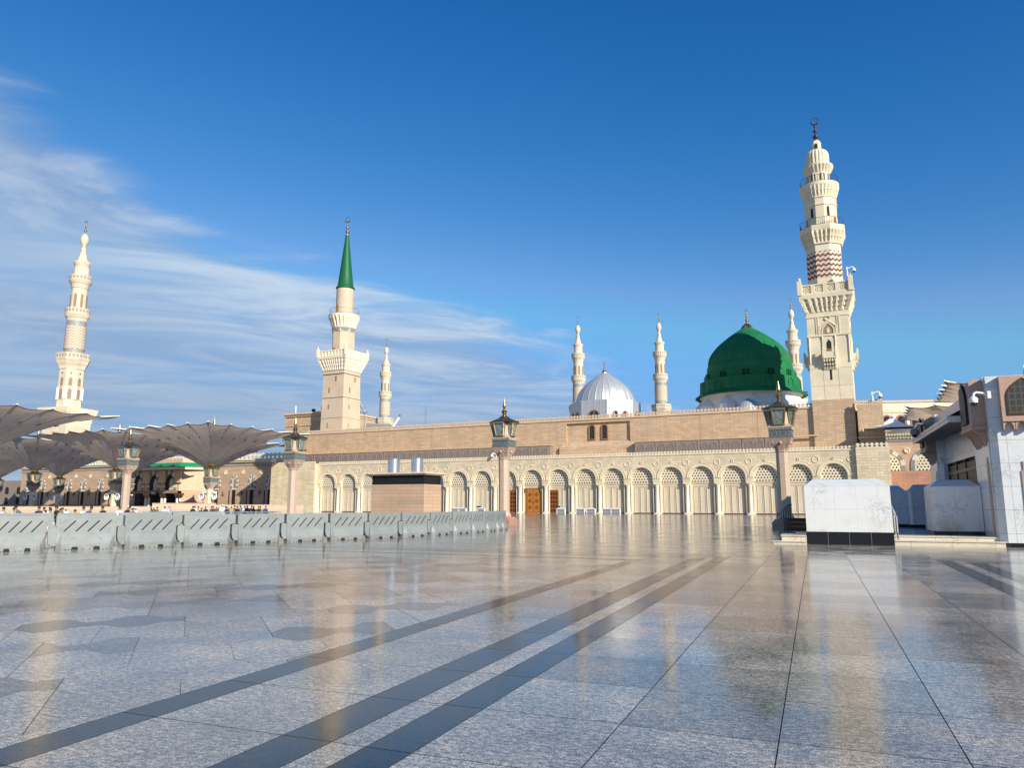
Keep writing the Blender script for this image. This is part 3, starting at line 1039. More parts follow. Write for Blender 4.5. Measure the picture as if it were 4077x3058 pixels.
def build_doors(t):
    # bays counted from the right end; the great door and two lattice doors beside it
    byk = {b: c for c, b in bays}
    def s_at(px):        # photographed door edges, already turned into metres along the wall
        return px
    c = byk[10]
    d = MB()
    for sx in (-1, 1):
        leaf = MB()
        xa, xb = (c - 1.33, c - 0.012) if sx < 0 else (c + 0.012, c + 1.33)
        leaf.box(xa, xb, 0.84, 0.935, 0.02, 4.30)
        o = leaf.build('door', 'wood', t)
        q = MB()
        xm = (xa + xb) / 2
        frame(q, xa + 0.12, xb - 0.12, 0.25, 4.10, 0.06, 0.815, 0.84)
        for zc in (1.05, 2.20, 3.30):
            q.prism([(xm, zc - 0.48), (xm + 0.38, zc), (xm, zc + 0.48), (xm - 0.38, zc)], 0.80, 0.838)
            q.prism([(xm, zc - 0.22), (xm + 0.17, zc), (xm, zc + 0.22), (xm - 0.17, zc)], 0.78, 0.80)
        q.build('door_carving', 'wood_dark', o)
        h = MB(); h.tube([(c + sx * 0.14, 0.80, 1.7), (c + sx * 0.14, 0.80, 2.1)], 0.03, 8)
        h.build('handle', 'gold', o)
    f = MB()
    f.box(c - 1.45, c - 1.335, 0.80, 0.946, 0, 4.42); f.box(c + 1.335, c + 1.45, 0.80, 0.946, 0, 4.42); f.box(c - 1.333, c + 1.333, 0.80, 0.946, 4.302, 4.42)
    f.build('door_frame', 'wood_dark', t)
    for sx in (-1, 1):
        p = MB(); p.box(c + sx * 1.62 - 0.28, c + sx * 1.62 + 0.28, 0.66, 0.72, 3.72, 4.28)
        p.build('plaque', 'gold', t)
    for k, off in ((11, 1.2), (9, -1.05)):
        cc = byk[k] + off
        o = None
        m = MB(); m.box(cc - 0.75, cc + 0.75, 0.80, 0.936, 0.03, 3.95)
        o = m.build('side_door', 'wood_dark', t, label='dark carved lattice door')
        q = MB()
        for i in range(3):
            for j in range(5):
                q.arch(cc - 0.46 + 0.46 * i, 0.28 + 0.72 * j, 0.66 + 0.72 * j, 0.15, 0.782, 0.80, 6)
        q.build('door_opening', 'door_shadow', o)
        m = MB(); frame(m, cc - 0.86, cc + 0.86, 0.0, 4.06, 0.11, 0.76, 0.937); m.build('side_door_frame', 'wood_frame', t)


build_doors(arcade)

# ---------------------------------------------------------------- prayer hall wall behind the arcade
def build_hall():
    t = thing('prayer_hall', 'long pink stone hall rising behind the arcade with a toothed parapet', 'building', mosque(0, 8), -TH)
    w = MB()
    H = 16.98
    x0, x1 = -67.4, 37.6
    ra, rb, rz0, rz1 = -5.1, 7.1, 12.9, 16.33            # sunk panel with two windows
    w.box(x0, ra, 0, 22, 9.0, H)
    w.box(rb, x1, 0, 22, 9.0, H)
    w.box(ra + 0.001, rb - 0.001, 0.0, 22, rz1, H)
    w.box(ra + 0.001, rb - 0.001, 0.42, 22, 9.0, rz1 - 0.001)
    # sloped foot below the panel
    i = w.vs([(ra - 1.2, -0.55, 8.9), (rb + 1.2, -0.55, 8.9), (rb + 1.2, -0.55, 11.9), (ra - 1.2, -0.55, 11.9), (rb + 0.4, 0.3, 12.92), (ra - 0.4, 0.3, 12.92)])
    w.face((i, i + 1, i + 2, i + 3)); w.face((i + 3, i + 2, i + 4, i + 5))
    w.build('wall', 'pink', t)
    for jx in (-61.5, -48.0, -34.5, -20.5, 19.5, 29.0):
        g = MB(); g.box(jx - 0.02, jx + 0.02, -0.012, -0.001, 12.4, H - 0.17); g.build('joint', 'groove', t)
    c = MB()
    c.box(x0 - 0.05, x1, -0.14, 0.0, H - 0.16, H + 0.06)
    c.build('cornice', 'pink_plain', t)
    m = MB(); battlement(m, x0, x1, 0.0, 0.24, H + 0.06, 0.60, 0.72, 0.12)
    m.build('battlement', 'pink_plain', t, weld=True)
    # grey clerestory boxes with arched screens
    for (a, b) in ((x0, -7.8), (8.5, 33.9)):
        g = MB(); g.box(a, b, -1.5, -0.002, 8.9, 12.30)
        o = g.build('clerestory', 'mauve', t)
        l = MB(); l.box(a - 0.2, b + 0.2, -1.62, -0.002, 12.302, 12.42); l.build('ledge', 'pink_plain', o)
        n = int((b - a) / 3.55)
        p = (b - a) / n
        for k in range(n):
            cx = a + p * (k + 0.5)
            for dx in (-0.78, 0.78):
                q = MB(); q.arch(cx + dx, 9.6, 11.25, 0.50, -1.53, -1.5, 10)
                q.build('screen', 'mauve_lattice', o)
                q = MB(); q.arch_ring(cx + dx, 9.6, 11.25, 0.50, 0.62, -1.57, -1.5, 10)
                q.build('screen_frame', 'mauve', o)
            pl = MB(); pl.box(a + p * k - 0.10, a + p * k + 0.10, -1.57, -1.5, 8.9, 12.30); pl.build('pilaster', 'mauve', o)
    for cx in (-0.2, 2.22):
        f = MB(); f.arch(cx, 13.35, 15.35, 0.46, 0.38, 0.42, 14)
        o = f.build('window', 'dark_glass', t)
        r = MB(); r.arch_ring(cx, 13.35, 15.35, 0.46, 0.68, 0.24, 0.42, 14); r.box(cx - 0.68, cx + 0.68, 0.24, 0.42, 13.18, 13.349)
        r.build('window_frame', 'wood_frame', o)
    # tower block carrying the main minaret, and the lower block to its right
    b = MB(); b.box(37.6, 43.7, -0.5, 8.0, 9.0, 18.05); b.build('tower_block', 'pink', t)
    b = MB(); b.box(44.05, 47.6, -1.6, 8.0, 9.0, 16.75); b.build('corner_block', 'pink', t)
    b = MB(); b.box(43.0, 44.06, 1.2, 8.0, 9.0, 16.2); b.build('recess_wall', 'pink', t)
    m = MB(); battlement(m, 44.05, 47.15, -1.58, -1.36, 16.75, 0.62, 0.80, 0.14); m.box(47.15, 47.6, -1.60, -1.15, 16.75, 17.75)
    m.build('battlement', 'pink_plain', t, weld=True)
    m = MB(); m.box(43.9, 47.9, -2.0, -1.602, 11.55, 11.78); m.build('ledge', 'pink_plain', t)
    m = MB(); m.box(34.2, 38.2, -0.75, -0.502, 12.3, 12.5); m.build('ledge', 'pink_plain', t)
    # left corner block
    b = MB(); b.box(-79.0, -64.0, 5.5, 20, 6.0, 21.9); b.build('west_block', 'pink', t)
    c = MB(); c.box(-79.2, -63.8, 5.2, 20, 21.902, 22.35); c.box(-79.5, -63.5, 4.9, 20, 22.352, 22.75)
    c.build('west_cornice', 'pink_plain', t)
    m = MB(); battlement(m, -79.0, -64.0, 5.3, 5.5, 20.1, 0.5, -0.5, 0.02)
    m.build('dentil_course', 'pink_plain', t, weld=True)
    return t


build_hall()

# ---------------------------------------------------------------- minarets
def box_faces(m, half, z0, z1, cx0, cx1, out0, out1, yoff=0):
    pass


def build_main_minaret():
    t = thing('main_minaret', 'tall carved cream minaret with red chevrons and a dark crescent beside the green dome', 'minaret', mosque(40.64, 11), -TH)
    h = 3.12
    m = MB(); m.box(-h, h, -h, h, 18.05, 31.9)
    # sunk joints between the big panels are thin grooves
    o = m.build('lower_shaft', 'minaret_stone', t)
    g = MB()
    for sx in (-1.12, 1.12):
        g.box(sx - 0.02, sx + 0.02, -h - 0.012, -h, 18.1, 23.0)
    for z in (20.3, 23.1):
        g.box(-h, h, -h - 0.012, -h, z - 0.02, z + 0.02)
        g.box(-h - 0.012, -h, -h, h, z - 0.02, z + 0.02)
    g.build('joint', 'niche', o)
    q = MB(); q.box(-0.16, 0.16, -h - 0.02, -h + 0.1, 21.2, 22.9); q.build('slit_window', 'door_shadow', o)
    for ry in range(4):
        a = math.pi / 2 * ry
        def side(mb, name, mat, smooth=None):
            for i, v in enumerate(mb.v):
                mb.v[i] = (v[0] * math.cos(a) - v[1] * math.sin(a), v[0] * math.sin(a) + v[1] * math.cos(a), v[2])
            return mb.build(name, mat, t, smooth)
        # frieze lines, frame round the niche, interlaced knot
        b = MB()
        b.box(-h - 0.1, h + 0.1, -h - 0.14, -h - 0.001, 28.4, 28.7)
        b.box(-h - 0.08, h + 0.08, -h - 0.10, -h - 0.001, 31.6, 31.9)
        for sx in (-1.72, -1.42, 1.42, 1.72):
            b.box(sx - 0.07, sx + 0.07, -h - 0.09, -h - 0.001, 28.7, 31.6)
        for sx in (-1, 1):
            b.box(sx * 1.25 - 0.13, sx * 1.25 + 0.13, -h - 0.10, -h - 0.001, 28.7, 30.0)
            b.tube([(sx * 1.25, -h - 0.05, 29.95), (0.05 * sx, -h - 0.06, 30.9), (-0.42 * sx, -h - 0.07, 31.25), (-0.28 * sx, -h - 0.08, 31.62), (0, -h - 0.06, 31.72)], 0.12, 8)
        b.arch_ring(0, 28.7, 29.3, 0.78, 0.98, -h - 0.12, -h - 0.001, 12, 0.55)
        side(b, 'relief_frame', 'minaret_stone')
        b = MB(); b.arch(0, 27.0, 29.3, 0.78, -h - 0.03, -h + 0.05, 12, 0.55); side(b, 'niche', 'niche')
        b = MB(); b.box(-0.78, 0.78, -h - 0.032, -h - 0.02, 24.4, 28.3)
        b.arch(0, 28.9, 29.5, 0.22, -h - 0.10, -h - 0.032, 8, 0.6); side(b, 'niche_back', 'minaret_stone')
        b = MB(); b.arch(0, 26.0, 27.2, 0.36, -h - 0.06, -h - 0.034, 8, 0.8); side(b, 'window', 'dark_glass')
        b = MB(); b.box(-0.36, 0.36, -h - 0.09, -h - 0.061, 25.3, 26.3); side(b, 'shutter', 'wood_frame')
        for sx in (-0.95, 0.95, -h + 0.18, h - 0.18):
            b = MB(); b.loft([(24.0, 0.12), (24.2, 0.16), (24.4, 0.11), (28.0, 0.11), (28.2, 0.17), (28.35, 0.17)], 12, sx, -h - 0.06); side(b, 'colonnette', 'minaret_stone', 40)
        # hanging balcony on carved brackets
        b = MB()
        b.box(-1.0, 1.0, -h - 0.95, -h - 0.001, 24.62, 24.85)
        b.box(-0.92, 0.92, -h - 0.90, -h - 0.80, 24.851, 25.7)
        for sx in (-1, 1):
            b.box(sx * 0.95 - 0.07, sx * 0.95 + 0.07, -h - 0.92, -h - 0.001, 24.851, 25.65)
            b.loft([(24.85, 0.13, 's'), (25.9, 0.13, 's'), (26.0, 0.10), (26.15, 0.16), (26.3, 0.14), (26.42, 0.02)], 16, sx * 0.93, -h - 0.86)
        side(b, 'balcony', 'minaret_stone')
        b = MB()
        for k in range(5):
            x = -0.8 + 0.4 * k
            b.tbox(x - 0.12, x + 0.12, -h - 0.84, -h - 0.001, 24.10, 24.60, 0, 0)
            b.box(x - 0.11, x + 0.11, -h - 0.55, -h - 0.001, 23.55, 24.10)
            b.box(x - 0.09, x + 0.09, -h - 0.28, -h - 0.001, 23.1, 23.55)
        b.box(-1.05, 1.05, -h - 0.12, -h - 0.001, 22.9, 24.6)
        side(b, 'bracket', 'minaret_stone')
        # great square balcony: parapet panels with rosettes
        b = MB()
        H = 3.94
        b.box(-H, H, -H, -H + 0.22, 35.35, 35.62)
        b.box(-H, H, -H, -H + 0.22, 36.85, 37.05)
        for k in range(5):
            x = -H + 0.28 + (2 * H - 0.56) * k / 4
            b.box(x - 0.30, x + 0.30, -H - 0.01, -H + 0.23, 35.62, 36.85)
        side(b, 'parapet', 'minaret_stone')
        b = MB()
        for k in range(4):
            x = -H + 0.28 + (2 * H - 0.56) * (k + 0.5) / 4
            b.tube([(x + 0.42 * math.cos(2 * math.pi * j / 12), -H + 0.14, 36.23 + 0.42 * math.sin(2 * math.pi * j / 12)) for j in range(12)], 0.06, 6, closed=True)
            for j in range(4):
                th = math.pi / 4 * j
                b.tube([(x - 0.6 * math.cos(th), -H + 0.14, 36.23 - 0.6 * math.sin(th)), (x + 0.6 * math.cos(th), -H + 0.14, 36.23 + 0.6 * math.sin(th))], 0.05, 4)
        side(b, 'rosette', 'minaret_stone')
        b = MB(); b.box(-H + 0.4, H - 0.4, -H + 0.165, -H + 0.2, 35.6, 36.87); side(b, 'parapet_screen', 'cream_plain')
        for sx in (-1, 1):
            if sx < 0:
                b = MB(); b.loft([(35.35, 0.34, 's'), (37.75, 0.34, 's'), (37.85, 0.15), (37.95, 0.26), (38.15, 0.28), (38.32, 0.05)], 16, -H + 0.1, -H + 0.1)
                side(b, 'corner_post', 'minaret_stone', 40)
    # corbel table of the square balcony, pleated to catch the light
    m = MB(); m.loft([(31.9, 3.12, 's'), (32.5, 3.14, 's'), (32.5, 3.20, 's', 0.03, 32), (33.2, 3.32, 's', 0.10, 32), (33.2, 3.42, 's', 0.03, 32), (33.95, 3.6, 's', 0.11, 32), (33.95, 3.68, 's', 0.03, 32), (34.65, 3.86, 's', 0.09, 32), (34.7, 3.98, 's'), (35.35, 4.04, 's')], 128)
    m.build('corbel_table', 'minaret_stone', t)
    m = MB(); m.loft([(35.3, 2.66, 'o'), (38.2, 2.66, 'o')], 64); m.build('octagon_base', 'minaret_stone', t)
    m = MB(); m.loft([(38.2, 2.66, 'o'), (42.9, 2.66, 'o')], 64, cap=False); m.build('chevron_shaft', 'red_zigzag', t)
    m = MB(); m.loft([(42.9, 2.66, 'o'), (44.15, 2.66, 'o'), (44.15, 2.86, 'o'), (44.35, 2.86, 'o'), (44.35, 2.80, 'o', 0.05, 32), (45.2, 3.0, 'o', 0.10, 32), (45.2, 3.1, 'o', 0.04, 32), (46.1, 3.3, 'o', 0.12, 32), (46.4, 3.42, 'o'), (47.1, 3.50, 'o'), (47.25, 3.48, 'o')], 128)
    m.build('corbel_ring', 'minaret_stone', t)
    rail_ring(47.25, 3.36, 1.25, 'o', 64, 0.024, 48).build('railing', 'rail_iron', t)
    m = MB(); m.loft([(47.2, 2.48, 'd'), (51.0, 2.48, 'd'), (51.0, 2.6, 'd'), (51.2, 2.6, 'd'), (51.2, 2.5, 'd'), (52.3, 2.52, 'd'), (52.3, 2.62, 'd'), (52.5, 2.62, 'd'), (52.6, 2.5, 'c', 0.06, 32), (53.5, 2.75, 'c', 0.10, 32), (53.5, 2.8, 'c', 0.04, 32), (54.3, 3.0, 'c', 0.08, 32), (54.5, 3.1), (55.0, 3.12)], 96)
    m.build('upper_shaft', 'minaret_stone', t)
    for k in range(6):
        a = math.pi / 3 * k + math.pi / 6
        for (z0, zs, r, mat, nm) in ((49.0, 50.4, 0.2, 'door_shadow', 'slit_window'), (47.3, 48.6, 0.32, 'wood_frame', 'balcony_door')):
            if nm == 'balcony_door' and k % 2: continue
            aa = a + (0.0 if nm == 'slit_window' else 0.52)
            b = MB(); b.arch(0, z0, zs, r, -2.53, -2.3, 8, 0.5 if nm == 'slit_window' else 0)
            b.v = [(v[0] * math.cos(aa) - v[1] * math.sin(aa), v[0] * math.sin(aa) + v[1] * math.cos(aa), v[2]) for v in b.v]
            b.build(nm, mat, t)
    rail_ring(55.0, 2.98, 1.15, 'c', 48, 0.022, 40).build('railing', 'rail_iron', t)
    m = MB(); m.loft([(54.9, 1.80, 'o'), (57.1, 1.80, 'o'), (57.1, 1.85, 'c', 0.05, 24), (58.2, 2.35, 'c', 0.10, 24), (58.35, 2.42), (58.55, 2.42)], 96)
    m.build('lantern_drum', 'minaret_stone', t)
    for k in range(8):
        a = math.pi / 4 * k + math.pi / 8
        b = MB(); b.arch(0, 55.05, 56.6, 0.36, -1.88, -1.4, 8, 0.4)
        b.v = [(v[0] * math.cos(a) - v[1] * math.sin(a), v[0] * math.sin(a) + v[1] * math.cos(a), v[2]) for v in b.v]
        b.build('lantern_opening', 'door_shadow', t)
    m = MB(); m.loft([(58.5, 1.78, 'c', 0.09, 20), (60.3, 1.82, 'c', 0.09, 20), (60.9, 1.74, 'c', 0.09, 20), (61.3, 1.5, 'c', 0.08, 20), (61.6, 1.05, 'c', 0.05, 20), (61.7, 0.8)], 120)
    m.build('ribbed_cap', 'minaret_stone', t, 60)
    m = MB(); m.loft([(61.6, 0.78, 'o'), (62.85, 0.78, 'o'), (63.4, 0.5, 'o', 0.06, 16)], 64); o = m.build('top_lantern', 'minaret_stone', t)
    for k in range(4):
        a = math.pi / 2 * k
        b = MB(); b.arch(0, 61.75, 62.4, 0.26, -0.81, -0.5, 8, 0.2)
        b.v = [(v[0] * math.cos(a) - v[1] * math.sin(a), v[0] * math.sin(a) + v[1] * math.cos(a), v[2]) for v in b.v]
        b.build('top_opening', 'door_shadow', o)
    finial(t, 0, 0, 63.35, 4.25, 0.52, 'dark_bronze', True, 0.62)
    return t


build_main_minaret()


def build_green_minaret():
    t = thing('green_coned_minaret', 'tan square minaret topped by a tall green cone at the left end of the hall', 'minaret', mosque(-62.2, 13), -TH)
    h = 2.86
    m = MB(); m.tbox(-h - 0.25, h + 0.25, -h - 0.25, h + 0.25, 17.0, 31.4, 0.22, 0.22); o = m.build('square_shaft', 'minaret_tan', t)
    g = MB()
    for z in (20.6, 25.2, 30.6):
        g.box(-h - 0.3, h + 0.3, -h - 0.3, h + 0.27, z, z + 0.05)
    g.build('string_course', 'minaret_tan', o)
    for a in (0, math.pi / 2):
        for k, (x, z) in enumerate(((0.9, 29.6), (-0.9, 27.0), (-0.95, 23.2), (-1.1, 18.9))):
            b = MB(); b.box(x - 0.13, x + 0.13, -h - 0.27, -h + 0.2, z - 0.55, z + 0.55)
            b.v = [(v[0] * math.cos(a) - v[1] * math.sin(a), v[0] * math.sin(a) + v[1] * math.cos(a), v[2]) for v in b.v]
            b.build('slit_window', 'niche', o)
    m = MB(); m.loft([(31.35, 3.0, 's'), (31.5, 3.1, 's'), (31.5, 3.0, 's', 0.03, 40), (32.3, 3.2, 's', 0.08, 40), (32.3, 3.3, 's', 0.03, 40), (33.1, 3.5, 's', 0.08, 40), (33.1, 3.6, 's', 0.03, 40), (33.9, 3.82, 's', 0.06, 40), (34.0, 3.98, 's'), (34.5, 4.05, 's')], 160)
    m.build('corbel_table', 'column', t)
    H = 3.98
    for a in range(4):
        th = a * math.pi / 2
        def rot(b): b.v = [(v[0] * math.cos(th) - v[1] * math.sin(th), v[0] * math.sin(th) + v[1] * math.cos(th), v[2]) for v in b.v]; return b
        b = MB(); b.box(-H, H, -H, -H + 0.2, 34.5, 34.75); b.box(-H, H, -H, -H + 0.2, 35.7, 35.95)
        for k in range(9):
            x = -H + 0.3 + (2 * H - 0.6) * k / 8
            b.box(x - 0.16, x + 0.16, -H + 0.002, -H + 0.18, 34.75, 35.7)
        rot(b).build('parapet', 'column', t)
        b = MB(); b.box(-H + 0.05, H - 0.05, -H + 0.12, -H + 0.16, 34.7, 35.8); rot(b).build('parapet_screen', 'cream_plain', t)
        b = MB(); b.loft([(34.5, 0.28, 's'), (36.3, 0.28, 's'), (36.35, 0.12), (36.5, 0.22), (36.75, 0.22), (36.9, 0.04)], 16, -H + 0.05, -H + 0.05); rot(b).build('corner_post', 'column', t, 40)
    m = MB(); m.loft([(34.4, 2.42, 'o'), (40.6, 2.38, 'o'), (40.6, 2.5, 'o'), (40.8, 2.5, 'o')], 64); o = m.build('octagon_shaft', 'minaret_tan', t)
    b = MB(); b.arch(-0.7, 34.6, 36.4, 0.42, -2.47, -2.2, 8); b.build('balcony_door', 'wood_frame', o)
    m = MB(); m.loft([(40.8, 2.45, 'o'), (41.6, 2.62), (41.6, 2.6, 'c', 0.06, 22), (42.4, 2.75, 'c', 0.16, 22), (43.2, 3.0, 'c', 0.16, 22), (43.9, 3.4, 'c', 0.10, 22), (44.2, 3.55), (44.6, 3.58)], 132)
    m.build('flared_capital', 'column', t, 50)
    m = MB(); m.loft([(40.75, 2.56), (40.95, 2.62, 'c', 0.05, 40), (41.3, 2.62, 'c', 0.05, 40), (41.5, 2.66)], 120); m.build('capital_band', 'stripe_grey', t)
    rail_ring(44.6, 3.35, 1.3, 'c', 54, 0.022, 40).build('railing', 'teal_rail', t)
    m = MB(); m.loft([(44.5, 2.0), (51.1, 1.97)], 40); o = m.build('round_shaft', 'minaret_tan', t, 40)
    b = MB(); b.arch(-0.55, 44.7, 46.7, 0.36, -2.02, -1.7, 8); b.build('balcony_door', 'wood_frame', o)
    m = MB(); m.loft([(50.95, 2.0), (51.15, 2.18), (51.35, 2.18), (51.5, 2.0), (51.9, 1.80), (54.0, 1.55), (64.0, 0.42), (64.2, 0.40)], 32); m.build('cone', 'green_cone', t, 30)
    finial(t, 0, 0, 64.1, 4.55, 0.50, 'bronze', True, 0.66)


build_green_minaret()


def build_white_minaret():
    t = thing('slender_minaret', 'x', 'minaret')
    ST = 'white_stone'
    m = MB(); m.box(-5.0, 5.0, -5.0, 5.0, 0, 29.0); m.build('square_base', ST, t)
    m = MB(); m.loft([(28.0, 5.0, 's'), (29.0, 5.1, 's'), (31.0, 5.6, 's', 0.05, 60), (32.8, 6.3, 's'), (34.2, 6.5, 's'), (34.3, 6.2, 's')], 120); m.build('base_cornice', 'cream_plain', t)
    m = MB(); m.loft([(34.0, 3.7, 'o'), (37.3, 3.66, 'o'), (37.3, 3.75, 'o'), (41.5, 3.66, 'o'), (41.5, 3.85, 'o'), (41.8, 3.85, 'o'), (41.8, 3.7, 'o'), (48.0, 3.7, 'o'), (48.0, 3.9, 'o'), (48.4, 3.9, 'o'), (48.6, 3.85, 'o', 0.03, 64), (49.6, 4.2, 'o', 0.05, 64), (49.6, 4.3, 'o', 0.02, 64), (50.6, 4.7, 'o', 0.05, 64), (51.2, 5.0, 'o'), (51.5, 5.1, 'o')], 128)
    m.build('octagon_shaft', 'mstone', t)
    for k in range(8):
        a = math.pi / 4 * k
        def rot(b): b.v = [(v[0] * math.cos(a) - v[1] * math.sin(a), v[0] * math.sin(a) + v[1] * math.cos(a), v[2]) for v in b.v]; return b
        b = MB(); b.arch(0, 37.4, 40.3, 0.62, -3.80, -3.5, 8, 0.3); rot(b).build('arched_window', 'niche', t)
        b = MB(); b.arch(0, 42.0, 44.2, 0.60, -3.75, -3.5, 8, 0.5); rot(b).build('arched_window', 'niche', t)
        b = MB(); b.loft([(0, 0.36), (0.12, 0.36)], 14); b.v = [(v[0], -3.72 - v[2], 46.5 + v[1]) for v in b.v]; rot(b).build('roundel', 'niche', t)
        for sx in (-1.15, 1.15):
            b = MB(); b.loft([(37.3, 0.24), (41.5, 0.22)], 10, sx, -3.85); rot(b).build('colonnette', 'white_plastic', t, 40)
    m = MB(); m.loft([(51.5, 5.1, 'o'), (51.5, 5.12, 'o'), (53.5, 5.12, 'o'), (53.5, 4.9, 'o')], 64)
    m.uv = [None if u is None else tuple((q[0], (q[1] - 51.5) / 2.0) for q in u) for u in m.uv]; m.build('parapet', 'pierced', t)
    m = MB(); m.loft([(51.5, 3.12), (55.2, 3.12)], 40); m.build('grey_band', 'grey_band', t, 40)
    m = MB(); m.loft([(55.2, 3.28), (63.6, 3.28)], 48, cap=False); m.build('chevron_shaft', 'white_zigzag', t, 40)
    m = MB(); m.loft([(63.6, 3.1), (65.4, 3.1)], 40); m.build('grey_band', 'grey_band', t, 40)
    m = MB(); m.loft([(65.4, 3.05), (65.8, 3.1, 'c', 0.02, 56), (66.5, 3.3, 'c', 0.05, 56), (66.5, 3.4, 'c', 0.02, 56), (67.3, 3.75, 'c', 0.05, 56), (67.7, 3.92), (68.0, 3.95)], 112); m.build('corbel_ring', 'mstone', t)
    m = MB(); m.loft([(68.0, 3.93), (69.9, 3.93), (69.9, 3.75)], 64)
    m.uv = [None if u is None else tuple((q[0], (q[1] - 68.0) / 1.9) for q in u) for u in m.uv]; m.build('parapet', 'pierced', t, 30)
    m = MB(); m.loft([(68.0, 2.6), (77.4, 2.55), (77.5, 2.75), (77.9, 2.75), (78.2, 2.8, 'c', 0.02, 48), (79.0, 3.05, 'c', 0.05, 48), (79.0, 3.15, 'c', 0.02, 48), (79.8, 3.5, 'c', 0.04, 48), (80.2, 3.64)], 112); m.build('arcaded_drum', 'mstone', t, 30)
    for k in range(8):
        a = math.pi / 4 * k + math.pi / 8
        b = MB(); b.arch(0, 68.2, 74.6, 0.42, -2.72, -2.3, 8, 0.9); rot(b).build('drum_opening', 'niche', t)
    m = MB(); m.loft([(80.2, 3.64), (82.0, 3.64), (82.0, 3.45)], 64)
    m.uv = [None if u is None else tuple((q[0], (q[1] - 80.2) / 1.8) for q in u) for u in m.uv]; m.build('parapet', 'pierced', t, 30)
    m = MB(); m.loft([(80.3, 2.25, 'c', 0.05, 24), (85.6, 2.22, 'c', 0.05, 24), (85.7, 2.3), (86.3, 2.5, 'c', 0.03, 24), (87.0, 2.75, 'c', 0.05, 24), (87.3, 2.7)], 96); m.build('fluted_drum', 'mstone', t)
    m = MB(); m.loft([(87.2, 1.85), (87.8, 1.85), (87.9, 1.68), (89.0, 1.35), (90.5, 1.02), (91.7, 0.88), (91.9, 1.0), (92.2, 0.85), (92.8, 0.55), (93.2, 0.62), (94.2, 1.1), (95.4, 1.40), (96.6, 1.22), (97.6, 0.75), (98.1, 0.4)], 32); m.build('bulb_spire', 'mstone', t, 40)
    finial(t, 0, 0, 98.0, 6.0, 0.46, 'bronze', True, 0.56)
    return t


WM = [(-205.1, 41.3, 'slender cream minaret rising over the fabric canopies, nearest and tallest on the left'),
      (-223.8, 250.5, 'small far cream minaret just right of the green coned minaret'),
      (-96.4, 250.0, 'far cream minaret partly hidden behind the silver dome on its left'),
      (-55.4, 264.3, 'far cream minaret standing alone between the silver and green domes'),
      (11.5, 266.6, 'far cream minaret squeezed between the green dome and the big carved minaret')]
wm0 = build_white_minaret()
for i, (s, d, lab) in enumerate(WM):
    if i == 0:
        wm0.location = mosque(s, d); wm0.rotation_euler = (0, 0, -TH + R(10)); wm0['label'] = lab; wm0['group'] = 'slender cream minarets'
    else:
        dup(wm0, mosque(s, d), -TH + R(10), None, lab, 'slender cream minarets')

# ---------------------------------------------------------------- domes
def seam_dome(m, pr, n, seam, amt=0.015):
    b0 = len(m.v)
    for z, r in pr:
        for k in range(n):
            rr = r * (1 + amt if k % seam == 0 else 1)
            th = 2 * math.pi * k / n
            m.v.append((rr * math.cos(th), rr * math.sin(th), z))
    for i in range(len(pr) - 1):
        for k in range(n):
            j = (k + 1) % n
            m.face((b0 + i * n + k, b0 + i * n + j, b0 + (i + 1) * n + j, b0 + (i + 1) * n + k))
    return m


